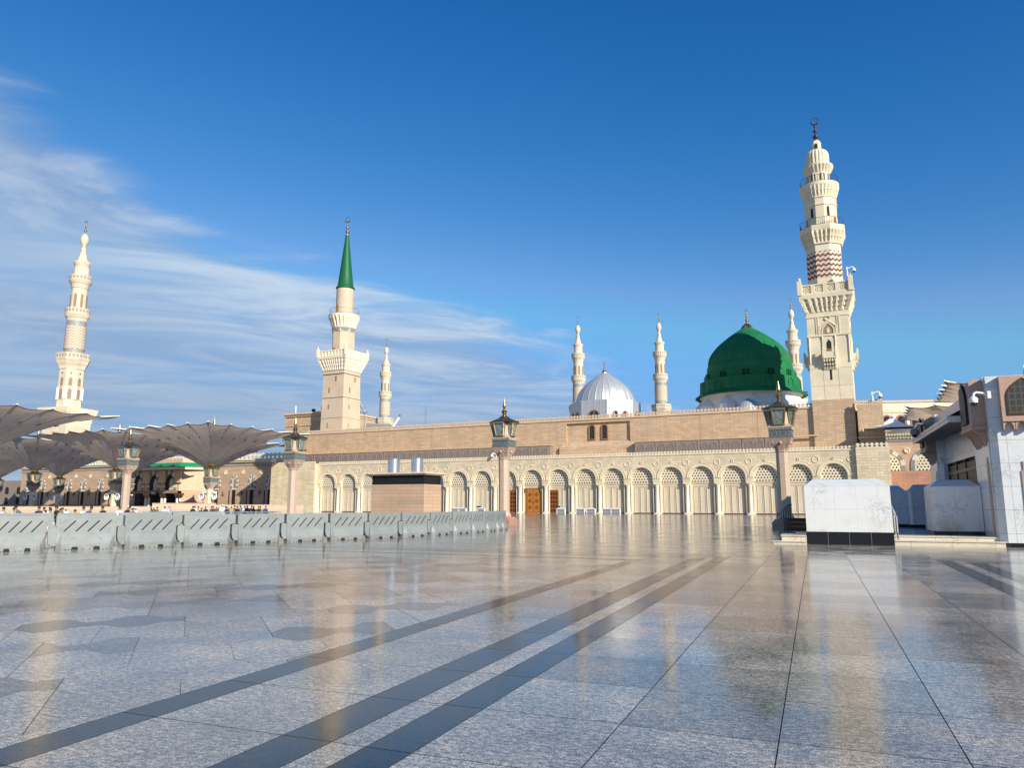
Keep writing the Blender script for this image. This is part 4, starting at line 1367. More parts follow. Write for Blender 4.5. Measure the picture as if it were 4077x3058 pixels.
def build_green_dome():
    t = thing('green_dome', 'large green ribbed dome with gilded finial above the hall roof', 'dome', mosque(25.33, 26.5), -TH)
    pr = [(27.7, 7.50), (28.3, 7.50), (28.9, 7.42), (29.6, 7.20), (30.3, 6.83), (31.0, 6.28), (31.7, 5.68), (32.4, 4.93), (33.1, 4.08), (33.7, 3.30), (34.3, 2.46), (34.8, 1.70), (35.2, 1.05), (35.5, 0.5)]
    m = MB(); seam_dome(m, pr, 288, 6, 0.018)
    m.build('shell', 'green_dome', t, 24)
    m = MB(); m.loft([(22.2, 9.3, 'd'), (22.5, 9.05, 'd'), (24.7, 8.95, 'd'), (24.75, 8.5, 'd'), (24.8, 8.3), (26.25, 8.22), (26.3, 7.95), (26.4, 7.92), (27.6, 7.82), (27.72, 7.52)], 96); o = m.build('drum', 'green_dome', t, 20)
    m = MB()
    for z, r in ((26.33, 7.98), (27.66, 7.72), (24.76, 8.42)):
        m.loft([(z - 0.05, r), (z + 0.05, r)], 96)
    m.build('drum_moulding', 'green_dome', t, 40)
    for k in range(24):
        for dx in (-0.36, 0.36):
            a = 2 * math.pi * k / 24 + 0.08
            b = MB(); b.arch(dx, 24.95, 25.75, 0.24, -8.34, -8.1, 8); f = len(b.f)
            b.v = [(v[0] * math.cos(a) - v[1] * math.sin(a), v[0] * math.sin(a) + v[1] * math.cos(a), v[2]) for v in b.v]
            if k % 2 == 0:
                b.build('drum_window', 'green_glass', o)
            b = MB(); b.arch_ring(dx, 24.95, 25.75, 0.24, 0.33, -8.42, -8.1, 8)
            b.v = [(v[0] * math.cos(a) - v[1] * math.sin(a), v[0] * math.sin(a) + v[1] * math.cos(a), v[2]) for v in b.v]
            if k % 2 == 0:
                b.build('drum_window_frame', 'green_dome', o)
    for k in range(12):
        a = 2 * math.pi * k / 12
        b = MB(); b.arch_ring(0, 22.7, 23.7, 0.55, 0.68, -9.10, -8.8, 10)
        b.v = [(v[0] * math.cos(a) - v[1] * math.sin(a), v[0] * math.sin(a) + v[1] * math.cos(a), v[2]) for v in b.v]
        b.build('blind_arch', 'green_dome', o)
    m = MB(); m.loft([(22.5, 9.1, 'd'), (22.2, 9.6), (21.75, 10.25), (21.6, 10.25), (21.7, 9.3)], 96); m.build('eave', 'green_dome', t, 40)
    for k in range(6):
        a = 2 * math.pi * k / 6 + 0.25
        b = MB(); b.box(-0.1, 0.1, -10.9, -9.9, 21.66, 21.8)
        b.v = [(v[0] * math.cos(a) - v[1] * math.sin(a), v[0] * math.sin(a) + v[1] * math.cos(a), v[2]) for v in b.v]
        b.build('rain_spout', 'teal_rail', t)
    m = MB(); m.loft([(15.0, 9.0), (21.2, 9.0), (21.75, 9.4)], 96); m.build('white_drum', 'white_paint', t, 30)
    for k in range(12):
        a = 2 * math.pi * k / 12 + 0.2
        b = MB(); b.loft([(15.0, 1.7, 'o'), (19.6, 1.7, 'o'), (21.0, 0.6, 'o'), (21.1, 0.1, 'o')], 16, 0, -8.7)
        b.v = [(v[0] * math.cos(a) - v[1] * math.sin(a), v[0] * math.sin(a) + v[1] * math.cos(a), v[2]) for v in b.v]
        b.build('buttress', 'white_paint', t)
    m = MB(); m.loft([(35.15, 1.12, 'c', 0.14, 18), (35.7, 0.85, 'c', 0.16, 18), (36.1, 0.45, 'c', 0.14, 18), (36.3, 0.2)], 72); m.build('finial_base', 'bronze', t, 50)
    finial(t, 0, 0, 36.2, 3.3, 0.32, 'bronze', True, 0.26)
    # small shutter hatch near the top
    th = R(-105)
    b = MB(); b.box(-0.35, 0.35, -2.9, -2.0, 33.45, 34.0)
    b.v = [(v[0] * math.cos(R(-18)) - v[1] * math.sin(R(-18)), v[0] * math.sin(R(-18)) + v[1] * math.cos(R(-18)), v[2]) for v in b.v]
    b.build('hatch', 'green_glass', t)


M['green_glass'] = plain('dark_green_window', (0.006, 0.055, 0.022), 0.8, spec=0.1)
build_green_dome()


def build_silver_dome():
    t = thing('silver_dome', 'silver metal dome with raised seams on an eight sided drum', 'dome', mosque(-4.41, 28), -TH)
    pr = [(22.4, 6.15), (23.2, 6.05), (24.2, 5.72), (25.2, 5.15), (26.2, 4.3), (27.1, 3.3), (27.9, 2.25), (28.5, 1.35), (28.95, 0.7), (29.2, 0.3)]
    seam_dome(MB(), pr, 144, 6).build('shell', 'silver', t, 12)
    m = MB(); m.loft([(16.5, 6.85, 'o'), (22.45, 6.85, 'o'), (22.5, 6.0, 'o')], 64); o = m.build('drum', 'silver_flat', t)
    for k in range(8):
        a = math.pi / 4 * k
        def rot(b): b.v = [(v[0] * math.cos(a) - v[1] * math.sin(a), v[0] * math.sin(a) + v[1] * math.cos(a), v[2]) for v in b.v]; return b
        for (cx, r, z0, zs) in (((0, 1.05, 18.4, 19.2),) if k % 2 == 0 else ((-1.1, 0.45, 18.4, 19.6), (1.1, 0.45, 18.4, 19.6))):
            b = MB(); b.arch(cx, z0, zs, r, -6.88, -6.6, 12); q = rot(b).build('window', 'dark_glass', o)
            b = MB(); b.arch_ring(cx, z0, zs, r, r + 0.22, -6.96, -6.6, 12); rot(b).build('window_frame', 'wood_frame', q)
        b = MB()
        for x in (-2.6, -1.35, 0.0, 1.35, 2.6):
            b.box(x - 0.04, x + 0.04, -6.90, -6.84, 16.5, 22.45)
        rot(b).build('seam', 'silver', o)
    m = MB(); m.loft([(29.0, 0.62), (29.3, 0.6), (29.6, 0.3)], 20); m.build('finial_base', 'steel', t, 50)
    finial(t, 0, 0, 29.5, 2.0, 0.26, 'bronze', True, 0.24)
    t2 = thing('small_silver_dome', 'small silver seamed dome in front of the green dome', 'dome', mosque(26.6, 15.2), -TH)
    pr = [(17.2, 2.45), (17.9, 2.36), (18.5, 2.12), (19.0, 1.75), (19.4, 1.28), (19.7, 0.8), (19.9, 0.35), (20.0, 0.1)]
    seam_dome(MB(), pr, 96, 4).build('shell', 'silver', t2, 12)
    m = MB(); m.loft([(16.4, 2.5), (17.25, 2.5)], 32); m.build('drum', 'white_paint', t2, 30)
    m = MB(); m.loft([(19.9, 0.2), (20.1, 0.1), (20.7, 0.02)], 12); m.build('spike', 'steel', t2)


build_silver_dome()

# ---------------------------------------------------------------- stone lamp posts and canopy columns
def rot4(b, a):
    b.v = [(v[0] * math.cos(a) - v[1] * math.sin(a), v[0] * math.sin(a) + v[1] * math.cos(a), v[2]) for v in b.v]
    return b


def lamp_column(t, k, zb, zc, shaft='granite_lamp', roof=True):
    """octagonal stone shaft, carved capital, green frieze and four lanterns.
    k widens it, zb is the ground, zc the height of the capital's foot"""
    m = MB()
    m.loft([(zb, 0.80 * k, 's'), (zb + 0.38 * k, 0.80 * k, 's'), (zb + 0.62 * k, 0.62 * k, 's')], 32)
    o = m.build('plinth', 'granite_base', t)
    q = MB()
    for a in range(4):
        b = MB(); b.arch_ring(0, zb + 0.06, zb + 0.20 * k, 0.18 * k, 0.24 * k, -0.815 * k, -0.79 * k, 8); rot4(b, a * math.pi / 2).build('plinth_panel', 'granite_side', o)
    m = MB(); m.loft([(zb + 0.6 * k, 0.50 * k, 'o'), (zb + 0.72 * k, 0.54 * k, 'o'), (zb + 0.85 * k, 0.46 * k, 'o'), (zb + 1.0 * k, 0.41 * k, 'o')], 32); m.build('base_moulding', shaft, t)
    m = MB(); z = zb + 1.0 * k
    n = 5
    for i in range(n):
        za, zd = z + (zc - z) * i / n, z + (zc - z) * (i + 1) / n
        m.loft([(za + 0.006, 0.395 * k, 'o'), (zd - 0.006, 0.395 * k, 'o')], 32)
        m.loft([(zd - 0.006, 0.385 * k, 'o'), (zd + 0.006, 0.385 * k, 'o')], 32)
    m.build('shaft', shaft, t)
    m = MB(); m.loft([(zc, 0.42 * k, 'o'), (zc + 0.08 * k, 0.44 * k, 'o'), (zc + 0.12 * k, 0.40 * k, 'o'), (zc + 0.55 * k, 0.56 * k, 's'), (zc + 0.92 * k, 0.70 * k, 's'), (zc + 0.98 * k, 0.72 * k, 's')], 64)
    o = m.build('capital', 'carved', t)
    for a in range(4):
        b = MB(); b.loft([(0, 0.10 * k), (0.05, 0.09 * k), (0.09, 0.03 * k)], 12); b.v = [(v[0], -0.60 * k - v[2], zc + 0.62 * k + v[1]) for v in b.v]
        rot4(b, a * math.pi / 2).build('boss', 'granite_lamp', o)
    z = zc + 0.98 * k
    m = MB(); m.loft([(z, 0.74 * k, 's'), (z + 0.05, 0.74 * k, 's'), (z + 0.05, 0.70 * k, 's'), (z + 0.50 * k, 0.70 * k, 's'), (z + 0.50 * k, 0.75 * k, 's'), (z + 0.55 * k, 0.75 * k, 's')], 32); o = m.build('frieze', 'frieze', t)
    for a in range(4):
        b = MB(); frame(b, -0.58 * k, 0.58 * k, z + 0.10 * k, z + 0.45 * k, 0.06 * k, -0.725 * k, -0.70 * k)
        for j in (-1, 0, 1):
            b.tube([(j * 0.30 * k + 0.09 * k * math.cos(2 * math.pi * i / 8), -0.71 * k, z + 0.275 * k + 0.09 * k * math.sin(2 * math.pi * i / 8)) for i in range(8)], 0.03 * k, 5, closed=True)
        rot4(b, a * math.pi / 2).build('frieze_panel', 'frieze', o)
    z += 0.55 * k
    m = MB(); m.loft([(z, 0.70 * k, 's', 0.05, 56), (z + 0.10 * k, 0.76 * k, 's', 0.05, 56), (z + 0.12 * k, 0.78 * k, 's'), (z + 0.20 * k, 0.78 * k, 's')], 112); m.build('dentil', 'granite_lamp', t)
    z += 0.20 * k
    H = 1.22 * k
    m = MB(); m.loft([(z, 0.74 * k, 's'), (z + 0.2 * k, 0.62 * k, 'o'), (z + H + 0.05, 0.62 * k, 'o')], 32); m.build('lantern_core', 'granite_lamp', t)
    for a in range(4):
        b = MB()                              # glass box leaning out towards the top
        i0, i1, d0, d1 = 0.30 * k, 0.44 * k, 0.80 * k, 1.02 * k
        za, zd = z + 0.16 * k, z + H
        i = b.vs([(-i0, -0.55 * k, za), (i0, -0.55 * k, za), (i0, -d0, za), (-i0, -d0, za), (-i1, -0.55 * k, zd), (i1, -0.55 * k, zd), (i1, -d1, zd), (-i1, -d1, zd)])
        for f in ((0, 1, 2, 3), (7, 6, 5, 4), (3, 2, 6, 7), (0, 3, 7, 4), (2, 1, 5, 6)):
            b.face([i + q for q in f])
        o = rot4(b, a * math.pi / 2).build('lantern', 'lamp_glass', t)
        g = MB(); w = 0.05 * k
        for sx in (-1, 1):
            g.tube([(sx * i0, -d0, za), (sx * i1, -d1, zd)], w, 4)
            g.tube([(sx * i0, -0.6 * k, za), (sx * i1, -0.6 * k, zd)], w * 0.8, 4)
        g.box(-i0 - w, i0 + w, -d0 - w, -0.55 * k, za - 0.09 * k, za)
        g.box(-i1 - w, i1 + w, -d1 - w, -0.55 * k, zd - 0.14 * k, zd)
        for j in (1, 2, 3):
            f = 0.0 + j / 4.0
        rot4(g, a * math.pi / 2).build('lantern_frame', 'gold', o)
    z += H
    return z


def build_lamps():
    t = thing('stone_lamp_post', 'x', 'lamp post', group='stone lamp posts across the plaza')
    z = lamp_column(t, 1.0, 0.0, 5.06)
    m = MB(); m.loft([(z, 1.12, 'o'), (z + 0.04, 1.16, 'o'), (z + 0.10, 1.05, 'o'), (z + 0.36, 0.42, 'o'), (z + 0.46, 0.36, 'o'), (z + 0.52, 0.22, 'o')], 32); m.build('roof', 'lamp_roof', t)
    m = MB(); m.loft([(z + 0.5, 0.26), (z + 0.58, 0.18), (z + 0.68, 0.10), (z + 0.74, 0.17), (z + 0.86, 0.235), (z + 0.98, 0.17), (z + 1.05, 0.08), (z + 1.12, 0.12), (z + 1.16, 0.06), (z + 1.24, 0.13), (z + 1.34, 0.16), (z + 1.5, 0.12), (z + 1.75, 0.06), (z + 1.98, 0.012)], 20)
    m.build('finial', 'gold', t, 50)
    spots = [(18.31, 50.39, 'stone lamp post behind the black railing, nearest to the marble block', -0.0),
             (-0.62, 58.9, 'stone lamp post at the end of the barrier row near the wooden door', 0.0),
             (-20.27, 69.21, 'stone lamp post in front of the left end of the arcade', -0.36),
             (-40.93, 79.45, 'stone lamp post before the fabric canopies, farthest to the left', -0.36)]
    for i, (x, y, lab, z0) in enumerate(spots):
        if i == 0:
            t.location = (x, y, z0); t.rotation_euler = (0, 0, -TH); t['label'] = lab
        else:
            dup(t, (x, y, z0), -TH, None, lab)


build_lamps()


def build_umbrellas():
    t = thing('canopy_umbrella', 'x', 'umbrella', group='giant fabric umbrellas round the mosque')
    z = lamp_column(t, 1.38, -0.36, 4.45, 'cream_plain')
    m = MB(); m.loft([(z, 1.3, 'o'), (z + 0.12, 1.35, 'o'), (z + 0.3, 0.9, 'o'), (z + 0.5, 0.75), (z + 0.9, 0.72), (z + 0.95, 0.95), (z + 1.15, 0.95)], 32); m.build('collar', 'gold', t)
    ZR, ZE, HS = z + 1.0, 15.6, 12.6
    N = 160
    rings = 15
    def rim(th):
        q = HS / max(abs(math.cos(th)), abs(math.sin(th)))
        # scalloped between twenty arm ends
        x, y = q * math.cos(th), q * math.sin(th)
        along = y if abs(x) > abs(y) else x
        u = (along + HS) / (2 * HS) * 5
        f = u - math.floor(u)
        return q * (1 - 0.055 * math.sin(math.pi * f) ** 0.9), math.sin(math.pi * f)
    def zt(tt):
        return ZR + (ZE - ZR) * (1 - (1 - tt) ** 1.7)
    m = MB()
    for i in range(rings + 1):
        tt = i / rings
        for k in range(N):
            th = 2 * math.pi * k / N
            rr, sc_ = rim(th)
            r = 0.85 + (rr - 0.85) * tt
            m.v.append((r * math.cos(th), r * math.sin(th), zt(tt) - 0.28 * sc_ * tt ** 2))
    for i in range(rings):
        for k in range(N):
            j = (k + 1) % N
            m.face((i * N + k, i * N + j, (i + 1) * N + j, (i + 1) * N + k))
    o = m.build('canopy', 'canopy', t, 60)
    sd = bpy.data.objects.new('x', None)
    bpy.data.objects.remove(sd)
    m = MB()
    m.tube([(rim(2 * math.pi * k / N)[0] * math.cos(2 * math.pi * k / N), rim(2 * math.pi * k / N)[0] * math.sin(2 * math.pi * k / N), ZE - 0.28 * rim(2 * math.pi * k / N)[1]) for k in range(N)], 0.07, 5, closed=True)
    m.build('canopy_hem', 'canopy_trim', o)
    for a in range(4):
        for j in range(5):
            along = -HS + 2 * HS * j / 5
            x, y = HS, along
            if a == 1: x, y = -along, HS
            if a == 2: x, y = -HS, -along
            if a == 3: x, y = along, -HS
            L = math.hypot(x, y); ux, uy = x / L, y / L
            ar = MB()
            ar.tube([(ux * (0.85 + (L - 0.85) * q), uy * (0.85 + (L - 0.85) * q), zt(q) + 0.12) for q in [i / 15 for i in range(14)]], 0.06, 5)
            ar.build('arm', 'white_plastic', t)
            tp = MB()
            r0, r1 = L - 2.4, L + 0.25
            px, py = -uy, ux
            w0 = 0.16
            i = tp.vs([(ux * r0 - px * w0, uy * r0 - py * w0, zt(0.86) + 0.10), (ux * r1 - px * w0, uy * r1 - py * w0, ZE + 0.12), (ux * r1 + px * w0, uy * r1 + py * w0, ZE + 0.12), (ux * r0 + px * w0, uy * r0 + py * w0, zt(0.86) + 0.10),
                       (ux * r0 - px * w0, uy * r0 - py * w0, zt(0.86) + 0.26), (ux * r1 - px * w0, uy * r1 - py * w0, ZE + 0.24), (ux * r1 + px * w0, uy * r1 + py * w0, ZE + 0.24), (ux * r0 + px * w0, uy * r0 + py * w0, zt(0.86) + 0.26)])
            for f in ((0, 3, 2, 1), (4, 5, 6, 7), (0, 1, 5, 4), (1, 2, 6, 5), (2, 3, 7, 6), (3, 0, 4, 7)):
                tp.face([i + q for q in f])
            tp.build('arm_tip', 'white_plastic', t)
            st = MB()
            st.tube([(ux * (0.8 + (L - 0.8) * q), uy * (0.8 + (L - 0.8) * q), zt(q) - 0.12 - 0.1 * q) for q in (0, 0.04, 0.08, 0.12, 0.15)], [0.055, 0.045, 0.04, 0.03, 0.015], 5)
            st.build('strut', 'white_plastic', t)
            # dark seam patches on the underside
            pm = MB()
            q = 0.52
            r = 0.85 + (L - 0.85) * q
            pm.tube([(ux * (r + d), uy * (r + d), zt((r + d - 0.85) / (L - 0.85)) - 0.05) for d in (-0.3, 0, 0.3)], 0.07, 4)
            pm.build('seam_patch', 'canopy_trim', o)
    m = MB(); m.loft([(ZR - 0.2, 0.35), (15.7, 0.30)], 16); m.build('mast', 'white_plastic', t, 40)
    m = MB(); m.loft([(15.6, 0.30), (15.9, 0.42), (16.2, 0.40), (16.5, 0.18), (16.7, 0.30), (17.0, 0.34), (17.4, 0.22), (18.5, 0.02)], 16); m.build('finial', 'gold', t, 50)
    # pair of misting fans on brackets
    for sx in (-1, 1):
        b = MB(); b.box(sx * 0.5, sx * 1.5, -0.35, 0.35, 3.75, 4.05); o2 = b.build('fan_bracket', 'white_plastic', t)
        f = MB()
        cx, cz = sx * 1.75, 3.1
        f.tube([(cx + 0.62 * math.cos(2 * math.pi * k / 20), -0.5, cz + 0.62 * math.sin(2 * math.pi * k / 20)) for k in range(20)], 0.10, 6, closed=True)
        f.loft([(0, 0.16), (0.2, 0.16)], 12); nn = 24
        f.v[-nn:] = [(cx + v[0], -0.55 + v[2], cz + v[1]) for v in f.v[-nn:]]
        q = f.build('fan', 'white_plastic', t)
        bl = MB()
        for k in range(7):
            a = 2 * math.pi * k / 7
            c, s = math.cos(a), math.sin(a)
            c2, s2 = math.cos(a + 0.5), math.sin(a + 0.5)
            bl.poly([(cx + 0.14 * c, -0.55, cz + 0.14 * s), (cx + 0.56 * c, -0.55, cz + 0.56 * s), (cx + 0.56 * c2, -0.45, cz + 0.56 * s2), (cx + 0.14 * c2, -0.48, cz + 0.14 * s2)])
        bl.build('fan_blades', 'white_plastic', q)
        bk = MB(); bk.loft([(0, 0.6), (0.02, 0.6)], 20); bk.v = [(cx + v[0], -0.38 + v[2], cz + v[1]) for v in bk.v]; bk.build('fan_housing', 'mauve', q)
    spots = [(-58.4, 145, 'giant fabric umbrella whose white fans stand just left of the arcade, seen whole'),
             (-83.8, 158, 'giant fabric umbrella with its column just left of the farthest lamp post'),
             (-110, 172, 'giant fabric umbrella with two fans on its column before the plain left facade'),
             (-97.0, 135.0, 'huge near fabric umbrella cut by the left edge, only its canopy showing'),
             (-98.9, 193, 'back row fabric umbrella with its column just right of the farthest lamp post'),
             (-124.7, 206, 'giant back row fabric umbrella with a shaded column between two facade windows'),
             (-150.5, 219, 'giant back row fabric umbrella whose lit column stands at the left edge'),
             (-69.5, 172.5, 'fabric umbrella mostly hidden behind the front umbrella nearest the arcade'),
             (73.4, 104.6, 'taupe fabric umbrella with scalloped edge, the larger one above the marble entrance'),
             (81.8, 130.6, 'taupe fabric umbrella with scalloped edge, the lower one behind the white tent')]
    for i, (x, y, lab) in enumerate(spots):
        if i == 0:
            t.location = (x, y, 0); t.rotation_euler = (0, 0, -TH); t['label'] = lab
        else:
            dup(t, (x, y, 0), -TH, {3: (1.25, 1.25, 1.165), 8: (0.86, 0.86, 1.154), 9: (0.86, 0.86, 1.154)}.get(i), lab)


build_umbrellas()

# ---------------------------------------------------------------- plastic barriers
def build_barrier():
    """one moulded traffic barrier, two metres long, standing at x 0..2, front towards -y"""
    t = thing('plastic_barrier', 'x', 'barrier', group='grey plastic barriers across the plaza')
    m = MB()
    # base with sloping shoulders and chamfered ends
    def sect(x, k):
        return [(x, -0.30 * k, 0.0), (x, -0.30 * k, 0.20), (x, -0.13, 0.53), (x, 0.13, 0.53), (x, 0.30 * k, 0.20), (x, 0.30 * k, 0.0)]
    xs = [(0.10, 0.52), (0.24, 1.0), (1.62, 1.0), (1.76, 0.52)]
    b0 = len(m.v)
    for x, k in xs:
        m.v.extend(sect(x, k))
    for i in range(len(xs) - 1):
        for j in range(6):
            a, b = b0 + i * 6 + j, b0 + i * 6 + (j + 1) % 6
            m.face((a, b, b + 6, a + 6))
    m.face([b0 + j for j in range(5, -1, -1)]); m.face([b0 + 18 + j for j in range(6)])
    # upright slab: tongue at the lower left, lip at the upper right
    out = [(0.10, 0.53), (1.76, 0.53), (1.76, 0.82), (1.95, 0.84), (1.95, 1.20), (1.925, 1.22), (0.085, 1.22), (0.06, 1.20), (0.06, 0.84), (0.10, 0.82)]
    m.prism(out, -0.125, 0.125)
    tong = [(0.10, 0.80), (-0.12, 0.80), (-0.145, 0.77), (-0.145, 0.42), (-0.11, 0.24), (-0.03, 0.15), (0.099, 0.13)]
    m.prism(tong[::-1], -0.10, 0.10)
    o = m.build('body', 'barrier', t)
    r = MB()
    r.prism([(0.55, 1.135), (1.5, 1.135), (1.5, 1.15), (0.55, 1.15)], -0.133, -0.1252)
    frame(r, 0.16, 0.30, 0.66, 0.76, 0.018, -0.138, -0.1252)
    frame(r, 1.50, 1.64, 0.66, 0.76, 0.018, -0.138, -0.1252)
    for pts in ([(0.17, 1.08), (0.19, 0.93), (0.36, 1.08)], [(1.83, 1.08), (1.81, 0.93), (1.6, 1.10)]):
        r.tube([(p[0], -0.126, p[1]) for p in pts], 0.010, 5)
    for (xa, za, xb, zb) in ((0.50, 0.34, 0.62, 0.45), (1.28, 0.45, 1.40, 0.34)):
        ya, yb = -0.13 - (0.53 - za) / 0.33 * 0.17, -0.13 - (0.53 - zb) / 0.33 * 0.17
        r.tube([(xa, ya, za), (xb, yb, zb)], 0.018, 5)
    r.build('moulded_rib', 'barrier', o)
    for k in range(4):
        s = MB()
        x0 = 0.30 + 0.345 * k
        pts = []
        for (cx, cz, a0) in ((x0 + 0.30, 1.02, -45), (x0, 0.66, 135)):
            for j in range(5):
                a = R(a0 + 180 * j / 4 - 0)
                pts.append((cx + 0.022 * math.cos(a), cz + 0.022 * math.sin(a)))
        s.prism(pts, -0.1275, 0.1275)
        s.build('slot', 'barrier_slot', o)
    for x in (0.62, 1.25):
        s = MB(); s.prism([(x - 0.105, 0.002), (x + 0.105, 0.002), (x + 0.075, 0.105), (x - 0.075, 0.105)], -0.304, 0.304); s.build('fork_pocket', 'barrier_slot', o)
    for x in (0.36, 0.46, 0.88, 1.04, 1.44, 1.55):
        s = MB(); s.box(x - 0.014, x + 0.014, -0.303, 0.303, 0.002, 0.028); s.build('drain_hole', 'barrier_slot', o)
    return t


def build_barriers():
    t = build_barrier()
    n = len(BAR) - 1
    ordn = ['first', 'second', 'third', 'fourth', 'fifth', 'sixth', 'seventh', 'eighth', 'ninth', 'tenth', 'eleventh', 'twelfth', 'thirteenth', 'fourteenth', 'fifteenth']
    first = True
    for i in range(n):
        (x0, y0), (x1, y1) = BAR[i], BAR[i + 1]
        L = math.hypot(x1 - x0, y1 - y0); rz = math.atan2(y1 - y0, x1 - x0) + rnd.uniform(-0.018, 0.018)
        left = n - 1 - i
        if i == 0: lab = 'grey plastic barrier cut by the left edge, first of the front row'
        elif i == n - 1: lab = 'last grey barrier of the front row, before the lamp post plinth'
        elif i < 9: lab = f'grey barrier with diagonal slots, {ordn[i]} of the front row from the left'
        else: lab = f'narrow looking grey barrier in the far curve, {ordn[left]} from the lamp post end'
        sc_ = L / 2.0
        if first:
            t.location = (x0, y0, 0); t.rotation_euler = (0, 0, rz); t.scale = (sc_, 1, 0.98); t['label'] = lab; first = False
        else:
            dup(t, (x0, y0, 0), rz, (sc_, 1, 0.98), lab)
    # a second row close behind, only its top edges show
    back = [(-22.5, 28.6), (-20.6, 29.6), (-18.6, 30.7), (-16.7, 31.9), (-15.0, 33.1), (-13.2, 34.4)]
    for i in range(len(back) - 1):
        (x0, y0), (x1, y1) = back[i], back[i + 1]
        z = ground_z(x0, y0)
        dup(t, (x0, y0, z), math.atan2(y1 - y0, x1 - x0), (math.hypot(x1 - x0, y1 - y0) / 2.0, 1, 1.02),
            f'grey barrier showing only its top edge, {ordn[i]} of the back row from left')


build_barriers()

# ---------------------------------------------------------------- ventilation kiosk
def build_kiosk():
    t = thing('ventilation_kiosk', 'low pink stone vent building with black louvers behind the barriers', 'kiosk', (-7.05, 60.0, -0.36), -TH)
    W, L = 5.15, 2.6
    m = MB(); m.box(-W, 0, 0, L, 0, 3.55); m.build('wall', 'kiosk', t)
    m = MB(); m.box(-W + 0.10, -0.10, 0.10, L - 0.1, 3.55, 4.28); o = m.build('louver_core', 'louver', t)
    for x in (-W + 0.06, -W * 0.667, -W * 0.333, -0.06):
        m = MB(); m.box(x - 0.05, x + 0.05, 0.03, 0.10, 3.55, 4.28); m.build('louver_post', 'louver', o)
    m = MB(); m.box(-0.10, -0.03, L - 0.15, L - 0.05, 3.55, 4.28); m.box(-0.10, -0.03, 0.04, 0.14, 3.55, 4.28); m.build('louver_post', 'louver', o)
    for k in range(7):
        z = 3.60 + 0.095 * k
        m = MB()
        i = m.vs([(-W + 0.06, 0.04, z), (-0.04, 0.04, z), (-0.04, L - 0.06, z), (-W + 0.06, L - 0.06, z), (-W + 0.12, 0.10, z + 0.07), (-0.10, 0.10, z + 0.07), (-0.10, L - 0.12, z + 0.07), (-W + 0.12, L - 0.12, z + 0.07)])
        for f in ((0, 1, 5, 4), (1, 2, 6, 5), (2, 3, 7, 6), (3, 0, 4, 7)):
            m.face([i + q for q in f])
        m.build('louver_blade', 'barrier_slot', o)
    m = MB(); m.tbox(-W - 0.12, 0.12, -0.12, L + 0.12, 4.28, 4.40, -0.14, -0.14); m.tbox(-W - 0.26, 0.26, -0.26, L + 0.26, 4.402, 4.52, 0.05, 0.05); m.build('roof_slab', 'pink_plain', t)
    for x in (-3.62, -1.30):
        m = MB(); m.loft([(4.5, 0.50), (5.62, 0.50), (5.62, 0.53), (5.68, 0.53), (5.68, 0.46), (5.5, 0.44)], 40, x, 0.9); m.build('vent_stack', 'zinc', t, 40)


build_kiosk()

# ---------------------------------------------------------------- long facade on the left with its portal
def striped_arch(parent, c, zs, r0, r1, y, n=9, point=0.25, z0=None, name='voussoir', m1='stripe_white', m2='stripe_grey'):
    """alternating pale and dark voussoirs, as one striped moulding"""
    m = MB()
    A, B = arch_pts(c, zs, zs, r0, 24, point)[1:-1], arch_pts(c, zs, zs, r1, 24, point)[1:-1]
    for k in range(24):
        m.cur = (k // 3) % 2
        a, b, c1, d = A[k], A[k + 1], B[k + 1], B[k]
        m.prism([a, d, c1, b], y - 0.12, y)
    if z0 is not None:
        nz = max(1, int((zs - z0) / 0.55))
        for j in range(nz):
            m.cur = (j + 1) % 2
            for sx in (-1, 1):
                xa, xb = sorted((c + sx * r0, c + sx * r1))
                m.box(xa, xb, y - 0.12, y, z0 + (zs - z0) * j / nz, z0 + (zs - z0) * (j + 1) / nz)
    return m.build(name, [m1, m2], parent)


